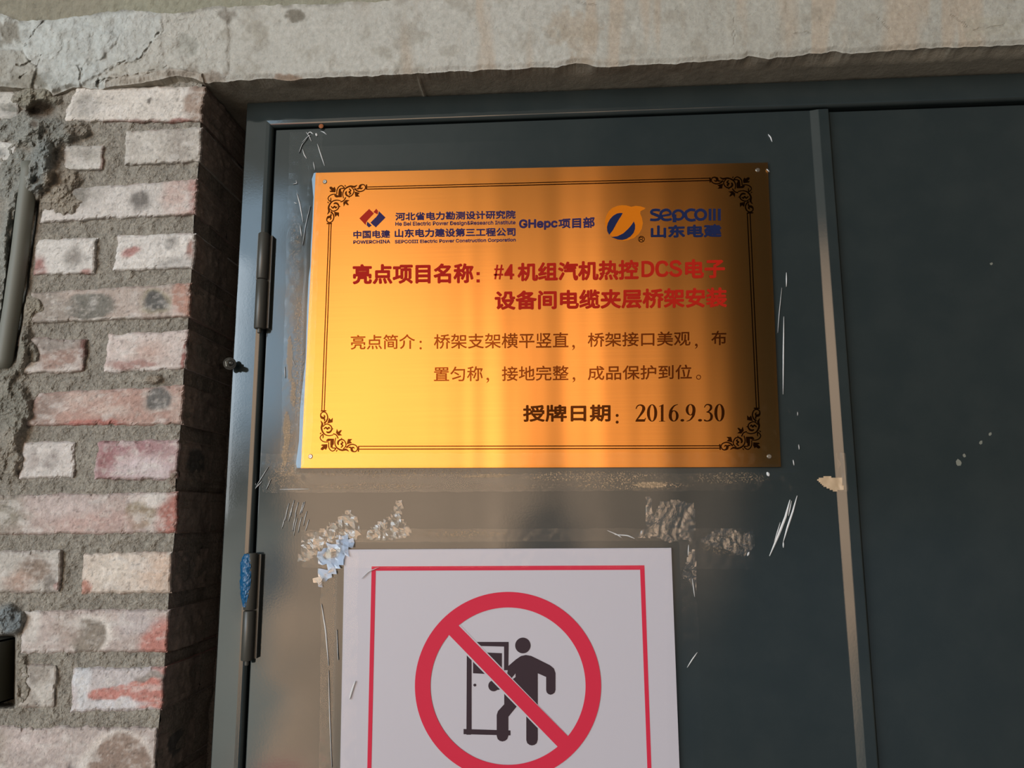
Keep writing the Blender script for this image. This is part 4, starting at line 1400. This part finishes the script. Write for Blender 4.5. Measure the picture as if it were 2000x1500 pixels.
def tape(name, quad, label, creases=(), speck=(), patch=(), m=None, wr=.0003, cat='tape'):
    """quad: TL, TR, BR, BL in the photo; creases: (points, width); speck, patch: (x, y, rx, ry, amount)"""
    q = np.array(quad, float)
    lu, lv = np.hypot(*(q[1] - q[0])), np.hypot(*(q[3] - q[0]))
    nu, nv = max(6, int(lu / 4)), max(6, int(lv / 4))
    U, V = np.meshgrid(np.linspace(0, 1, nu), np.linspace(0, 1, nv))
    top = q[0] + (q[1] - q[0]) * U[..., None]
    bot = q[3] + (q[2] - q[3]) * U[..., None]
    P2 = top + (bot - top) * V[..., None]
    P2[..., 0] += fbm(P2[..., 1] / 30, U * 0, 1, 3, 33) * 2.0
    P2[..., 1] += fbm(P2[..., 0] / 30, U * 0, 2, 3, 43) * 2.0
    nz = fbm(P2[..., 0] / 12, P2[..., 1] / 12, 7, 3, 53)
    Y = cover_y(P2[..., 0], P2[..., 1]) - wr * (1 + nz)
    mb = MB()
    A = []
    for lst in (speck, patch):
        r = np.zeros(U.shape)
        for (cx, cy, rx, ry, am) in lst:
            dd = np.hypot((P2[..., 0] - cx) / rx, (P2[..., 1] - cy) / ry)
            r = np.maximum(r, am * (1 - sstep(dd, .55, 1.05)))
        A.append(r)
    mb.grid(un(P2[..., 0], P2[..., 1], Y), 0, np.stack([A[0], A[1], A[0] * 0], -1), flip=True)
    for pts, w in creases:
        add_crease(mb, pts, w, 1)
    o = mb.build(name, [m or M_TAPE, M_CREASE_GLINT], smooth=True)
    return tag(o, label, cat)


def add_crease(mb, pts, w, mi=0, lift=.0016):
    p = np.array(pts, float)
    t = np.linspace(0, 1, len(p))
    tt = np.linspace(0, 1, max(6, 4 * len(p)))
    x, y = np.interp(tt, t, p[:, 0]), np.interp(tt, t, p[:, 1])
    dx, dy = np.gradient(x), np.gradient(y)
    l = np.hypot(dx, dy) + 1e-9
    nx, ny = -dy / l, dx / l
    ww = w * np.sin(np.pi * np.clip(tt * .92 + .04, 0, 1)) ** .6 / 2
    base = cover_y(x, y)
    a = un(x + nx * ww, y + ny * ww, base + .0002)
    b = un(x, y, base - lift)
    c = un(x - nx * ww, y - ny * ww, base + .0002)
    mb.grid(np.stack([a, b, c]), mi)


def crumple(name, outline, label, seed, amp=.006, m=None, cat='tape', ang=60.0, parent=None, lift=.0012, cell=3.0):
    """wad of crinkled film with the given photo outline; folds run at the angle ang"""
    o = np.array(outline, float)
    x0, y0 = o.min(0)
    x1, y1 = o.max(0)
    nx, ny = max(4, int((x1 - x0) / cell)), max(4, int((y1 - y0) / cell))
    X, Yg = np.meshgrid(np.linspace(x0, x1, nx + 1), np.linspace(y0, y1, ny + 1))
    a = math.radians(ang)
    wob = fbm(X / 20, Yg / 20, seed, 4, 501) * 26
    s_ = (X * math.cos(a) + Yg * math.sin(a)) + wob
    t_ = (-X * math.sin(a) + Yg * math.cos(a)) + wob
    H = 1 - np.abs(fbm(s_ / 46, t_ / 13, seed, 3, 511)) * 1.8 + .2 * vnoise(X / 7, Yg / 6, seed, 521)
    Yd = cover_y(X, Yg) - lift - np.clip(H, 0, 2) * amp * .5

    def inside(x, y):
        k = False
        for (ax, ay), (bx, by) in zip(o, np.roll(o, -1, 0)):
            if (ay > y) != (by > y) and x < (bx - ax) * (y - ay) / (by - ay) + ax:
                k = not k
        return k
    if cell > 4:
        rr = np.random.RandomState(seed)
        X = X + rr.uniform(-.35, .35, X.shape) * cell
        Yg = Yg + rr.uniform(-.35, .35, X.shape) * cell
    P = un(X, Yg, Yd)
    keep = [[inside(X[j:j + 2, i:i + 2].mean(), Yg[j:j + 2, i:i + 2].mean()) for i in range(nx)] for j in range(ny)]
    idx, vs, fs = {}, [], []

    def vid(j, i):
        if (j, i) not in idx:
            idx[(j, i)] = len(vs)
            vs.append(P[j, i])
        return idx[(j, i)]
    for j in range(ny):
        for i in range(nx):
            if keep[j][i]:
                fs.append((vid(j, i), vid(j + 1, i), vid(j + 1, i + 1), vid(j, i + 1)))
    mb = MB()
    mb.add(vs, fs)
    ob = mb.build(name, m or M_CRINKLE, parent, smooth=cell < 4)
    return tag(ob, label, cat) if parent is None else ob


def build_tapes():
    tape('clear_tape', [(566, 258), (630, 255), (606, 930), (546, 930)], 'clear tape strip running down the left edge of the gold plaque',
         [([(620, 281), (626, 300), (634, 324)], 2.2), ([(591, 291), (594, 302), (599, 310)], 2.0), ([(612, 316), (615, 332)], 1.8), ([(580, 377), (586, 400), (592, 434)], 2.4), ([(586, 440), (589, 462)], 2.0),
          ([(606, 402), (597, 440), (591, 478)], 1.4), ([(600, 262), (606, 258), (612, 262)], 2.4), ([(617, 260), (619, 266)], 4.0), ([(626, 256), (632, 258), (638, 263)], 1.8), ([(598, 258), (604, 266), (608, 276)], 1.6),
          ([(590, 278), (600, 268), (606, 264)], 1.4), ([(584, 298), (590, 282), (600, 270)], 1.4), ([(572, 360), (580, 358), (578, 352)], 1.6), ([(574, 395), (580, 398)], 1.4), ([(570, 700), (576, 712)], 1.2), ([(556, 716), (557, 738)], 1.8)],
         [(576, 520, 14, 130, .5), (582, 700, 14, 160, 1), (566, 880, 16, 80, .8), (556, 920, 12, 40, .8)],
         [(566, 700, 8, 60, .8), (572, 770, 7, 40, .7), (560, 840, 10, 50, .75), (556, 890, 8, 30, .7)])
    tape('clear_tape', [(590, 286), (1548, 262), (1550, 340), (590, 360)], 'clear tape strip along the top edge of the gold plaque', [([(1500, 262), (1505, 268), (1508, 277)], 2.6), ([(1497, 330), (1503, 336)], 2.4)])
    tape('clear_tape', [(1470, 300), (1540, 300), (1566, 940), (1490, 940)], 'clear tape strip down the right edge of the gold plaque',
         [([(1536, 532), (1536, 560)], 2.4), ([(1527, 562), (1522, 610), (1519, 650)], 1.4), ([(1531, 618), (1530, 690), (1529.5, 770)], 2.6), ([(1558, 804), (1558, 812)], 1.4), ([(1560, 868), (1561, 878)], 1.8), ([(1549, 898), (1551, 909)], 2.2), ([(1498, 922), (1502, 930)], 6.0)])
    tape('clear_tape', [(510, 886), (1652, 884), (1656, 958), (512, 962)], 'long clear tape strip under the bottom edge of the gold plaque',
         [([(462, 962), (478, 954), (500, 945)], 5.0), ([(498, 955), (504, 948), (512, 940)], 1.8), ([(500, 950), (524, 912)], 1.4), ([(520, 956), (529, 936)], 1.4), ([(546, 956), (604, 955)], 1.6)],
         [(800, 924, 260, 10, .9), (720, 950, 180, 8, .8), (1150, 930, 170, 14, 1), (1230, 948, 140, 10, 1), (1420, 934, 90, 14, .6), (560, 930, 40, 30, .6), (1000, 950, 120, 7, .6)],
         [(940, 930, 60, 5, .75), (1270, 947, 46, 7, .85), (980, 928, 30, 4, .7), (1140, 925, 60, 3, .5)])
    tape('clear_tape', [(588, 1034), (1470, 1032), (1472, 1112), (590, 1108)], 'clear tape strip along the top edge of the white sign', [([(1463, 1078), (1460, 1086)], 4.0), ([(1200, 1044), (1226, 1046), (1240, 1052)], 2.4), ([(1186, 1036), (1205, 1044), (1214, 1050)], 2.0)],
         [(900, 1042, 110, 9, .9), (700, 1046, 60, 10, .5), (1420, 1060, 60, 30, .4)])
    tape('clear_tape', [(628, 1080), (700, 1080), (694, 1560), (622, 1560)], 'clear tape strip down the left edge of the white sign',
         [([(694, 1330), (687, 1350), (683, 1366)], 4.0), ([(628, 1180), (636, 1230), (642, 1300)], 3.0), ([(642, 1310), (644, 1400), (648, 1500)], 2.0), ([(706, 1130), (720, 1116), (740, 1108)], 1.6), ([(658, 1230), (660, 1290)], 1.6)])
    tape('clear_tape', [(1296, 1056), (1358, 1056), (1376, 1560), (1308, 1560)], 'clear tape strip down the right edge of the white sign', [([(1362, 1274), (1352, 1288), (1342, 1304)], 2.6), ([(1352, 1130), (1357, 1166)], 2.0), ([(1345, 1064), (1344, 1085)], 2.0)])
    # wads
    crumple('crumpled_tape', [(625, 1078), (640, 1060), (655, 1066), (664, 1044), (690, 1050), (684, 1076), (672, 1092), (664, 1110), (640, 1130), (622, 1146), (612, 1140), (620, 1118), (640, 1104), (616, 1096)], 'crumpled clear tape, its pale blue sky sheen painted in, at the top left corner of the white sign', 3, .005, M_CRUMP_SKY, ang=-35, cell=8)
    crumple('crumpled_tape', [(594, 1048), (640, 1030), (676, 996), (692, 1004), (704, 1034), (700, 1056), (664, 1046), (640, 1060), (604, 1096), (582, 1094)], 'clear crinkled tape fold above the sky-sheened crumple', 4, .0035, ang=-40, cell=6)
    crumple('crumpled_tape', [(712, 1040), (760, 1008), (776, 978), (786, 980), (784, 1010), (800, 1032), (804, 1046), (760, 1056), (720, 1054)], 'crinkled tape end between the plaque and the sign, left of centre', 5, .0035, ang=-50, cell=5)
    crumple('crumpled_tape', [(1262, 970), (1272, 972), (1276, 1010), (1290, 980), (1320, 976), (1356, 984), (1358, 1030), (1352, 1056), (1330, 1054), (1308, 1060), (1280, 1048), (1250, 1052), (1240, 1046), (1262, 1030)], 'square of wrinkled tape above the right end of the sign', 6, .0026, ang=100)
    crumple('crumpled_tape', [(1366, 1056), (1400, 1034), (1430, 1032), (1450, 1044), (1472, 1036), (1474, 1066), (1456, 1090), (1420, 1074), (1380, 1064)], 'wrinkled tape end sticking out right of the sign corner', 7, .003)
    crumple('crumpled_tape', [(1332, 1124), (1348, 1070), (1358, 1076), (1360, 1160), (1340, 1132)], 'small wrinkled tape patch beside the top right sign corner', 8, .003)
    crumple('crumpled_tape', [(1596, 936), (1612, 930), (1644, 934), (1648, 956), (1630, 960), (1608, 950)], 'folded tape end on the door ridge, right of the plaque', 9, .003, M_CREASE_FILM, ang=10)
    mb = MB()
    for pts, w in [([(1543, 976), (1534, 1010), (1520, 1046), (1503, 1086)], 5.0), ([(1557, 968), (1548, 1000), (1538, 1030), (1530, 1058)], 4.0), ([(1546, 978), (1540, 1008)], 2.0), ([(1524, 1020), (1512, 1060)], 2.0), ([(1530, 1058), (1530, 1070)], 3.0)]:
        add_crease(mb, pts, w, 0)
    tag(mb.build('tape_scrap', M_CREASE_GLINT, smooth=True), 'thin slanting shiny tape scrap right of the sign, near the door ridge', 'tape')
    mb = MB()
    for i in range(13):
        x, y = 553 + i * 3.6 + random.uniform(-2, 2), random.uniform(974, 1020)
        add_crease(mb, [(x + 6, y), (x + 2, y + 14), (x - 1, y + random.uniform(22, 36))], 1.5, 0, .0010)
    tag(mb.build('tape_scrap', M_CREASE_GLINT, smooth=True), 'hatched wrinkles of tape, their glints painted in, left above the sky-sheened crumple', 'tape')
    # pale blue protective film showing at the plaque's left edge
    f = Flat().poly([(613, 338), (618, 337), (590, 914), (580, 914), (578, 905), (584, 860), (586, 800), (590, 760), (597, 700), (598, 660), (600, 600), (603, 540), (606, 520), (607, 480), (610, 430), (612, 385), (609, 350)])
    v = np.array(f.v)
    a, b = un(v[:, 0], v[:, 1], -.0030), un(v[:, 0], v[:, 1], -.0004)
    n = len(v)
    mb = MB()
    mb.add(np.concatenate([a, b]), [tuple(range(n))[::-1], tuple(range(n, 2 * n))] + [(i, (i + 1) % n, n + (i + 1) % n, n + i) for i in range(n)])
    tag(mb.build('protective_film', M_BLUEFILM), 'pale blue protective film peeking out behind the plaque at its left edge', 'film')


M_CRUMP_SKY = film_mat('sky_sheen_crumple', 0.12, 0.14, 0.75, 60, 0.30, 0.5, 150, 0.3, (0.52, 0.64, 0.84))  # sky reflected in the clear film, painted in as pale blue
M_CREASE_FILM = mat('folded_film', L3(190, 165, 135), 0.35)


# ------------------------------------------------------------------ bolt, conduit, box, blue wrap


def build_small():
    # anchor bolt between the jamb and the frame
    p = un(449, 710, -.022)
    ax = Vector((.52, -.84, -.12)).normalized()
    T = empty('anchor_bolt', p)
    tag(T, 'steel anchor bolt with washer and nut between the bricks and the door frame', 'bolt')
    mb = MB()
    mb.lathe(Vector(p) - ax * .125, ax, [(0, .0042), (.135, .0042), (.1395, .0038), (.1415, .002)], 18)
    mb.build('shaft', M_STEEL, T, smooth='angle')
    mb = MB()
    mb.lathe(Vector(p) - ax * .004, ax, [(0, .0092), (.0004, .0095), (.0016, .0095), (.002, .0092)], 28)
    mb.build('washer', M_STEEL, T, smooth='angle')
    mb = MB()
    mb.lathe(Vector(p) - ax * .002, ax, [(0, .0070), (.0005, .0076), (.0058, .0076), (.0064, .0068)], 6)
    mb.build('nut', M_STEEL, T)
    # conduit in the wall
    mb = MB()
    ys = np.linspace(320, 720, 24)
    xs = np.interp(ys, [340, 400, 500, 600, 700, 720], [58, 50, 38, 24, 8, 5])
    Yc = -.0700
    mb.tube([un(x, y, Yc) for x, y in zip(xs, ys)], .0118, 28)
    tag(mb.build('conduit_pipe', M_PIPE, smooth=True), 'grey conduit pipe half buried in the mortar at the left edge', 'pipe')
    # box at the lower left
    a, b = un(-140, 1246, -.052), un(6, 1372, -.052)
    x0, x1, z1, z0 = a[0], b[0], a[2], b[2]
    T = empty('junction_box', ((x0 + x1) / 2, -.03, z0))
    tag(T, 'dark metal box sunk in the brick wall at the lower left edge', 'box')
    mb = MB()
    w = .0022
    for lo, hi in (((x0, -.070, z1 - w), (x1, -.03, z1)), ((x0, -.070, z0), (x1, -.03, z0 + w)), ((x1 - w, -.070, z0), (x1, -.03, z1)), ((x0, -.070, z0), (x0 + w, -.03, z1)), ((x0, -.032, z0), (x1, -.03, z1))):
        mb.box(lo, hi)
    mb.build('box_shell', M_BOX, T)
    mb = MB()
    p0, p1 = un(-2, 1262, -.055), un(1, 1302, -.055)
    mb.tube([un(-6, 1256, -.052), p0, un(-3, 1282, -.056), p1], .0034, 14)
    mb.build('wire', M_YELLOW, T, smooth=True)['label'] = 'yellow wire'
    mb = MB()
    mb.tube([un(-5, 1300, -.05), un(-3, 1320, -.056), un(-6, 1345, -.05)], .0044, 14)
    mb.build('wire', M_BOXWHITE, T, smooth=True)['label'] = 'white wire'
    # blue wrap on the lower hinge
    Yh = -.0125
    A = un(497, 1080, Yh)
    Bm = un(477, 1290, Yh)
    cx = (A[0] + Bm[0]) / 2
    zt, zb = un(490, 1082, -.02)[2], un(484, 1186, -.02)[2]
    n, m_ = 26, 30
    G = np.zeros((m_, n, 3))
    for j in range(m_):
        t = j / (m_ - 1)
        z = zt + (zb - zt) * t
        a0 = 176 - 10 * t
        a1 = 268 - 20 * t + 36 * math.sin(t * 3.0)
        bul = .0052 * min(1, t * 9 + .1, (1 - t) * 5) + .0022 * math.sin(math.pi * min(1, t * 1.3 + .05)) * float(1 + .5 * vnoise(t * 7, 3.3, 0, 9)) + .0008
        for i in range(n):
            a = math.radians(a0 + (a1 - a0) * i / (n - 1))
            r = .0086 + bul * (1 - i / (n - 1)) ** 1.6 + .0016 * float(fbm(i * .28, j * .6, 0, 3, 401))
            G[j, i] = (cx + r * math.cos(a), Yh + r * math.sin(a), z)
    mb = MB()
    mb.grid(G, 0, flip=True)
    tag(mb.build('blue_film_wrap', M_BLUEWRAP), 'torn blue plastic film stuck to the lower door hinge', 'film')


build_wall_left()
build_lintel()
build_door()
build_plaque()
build_sign()
build_tapes()
build_small()
for o in S.objects:
    if '_w' in o:
        del o['_w']
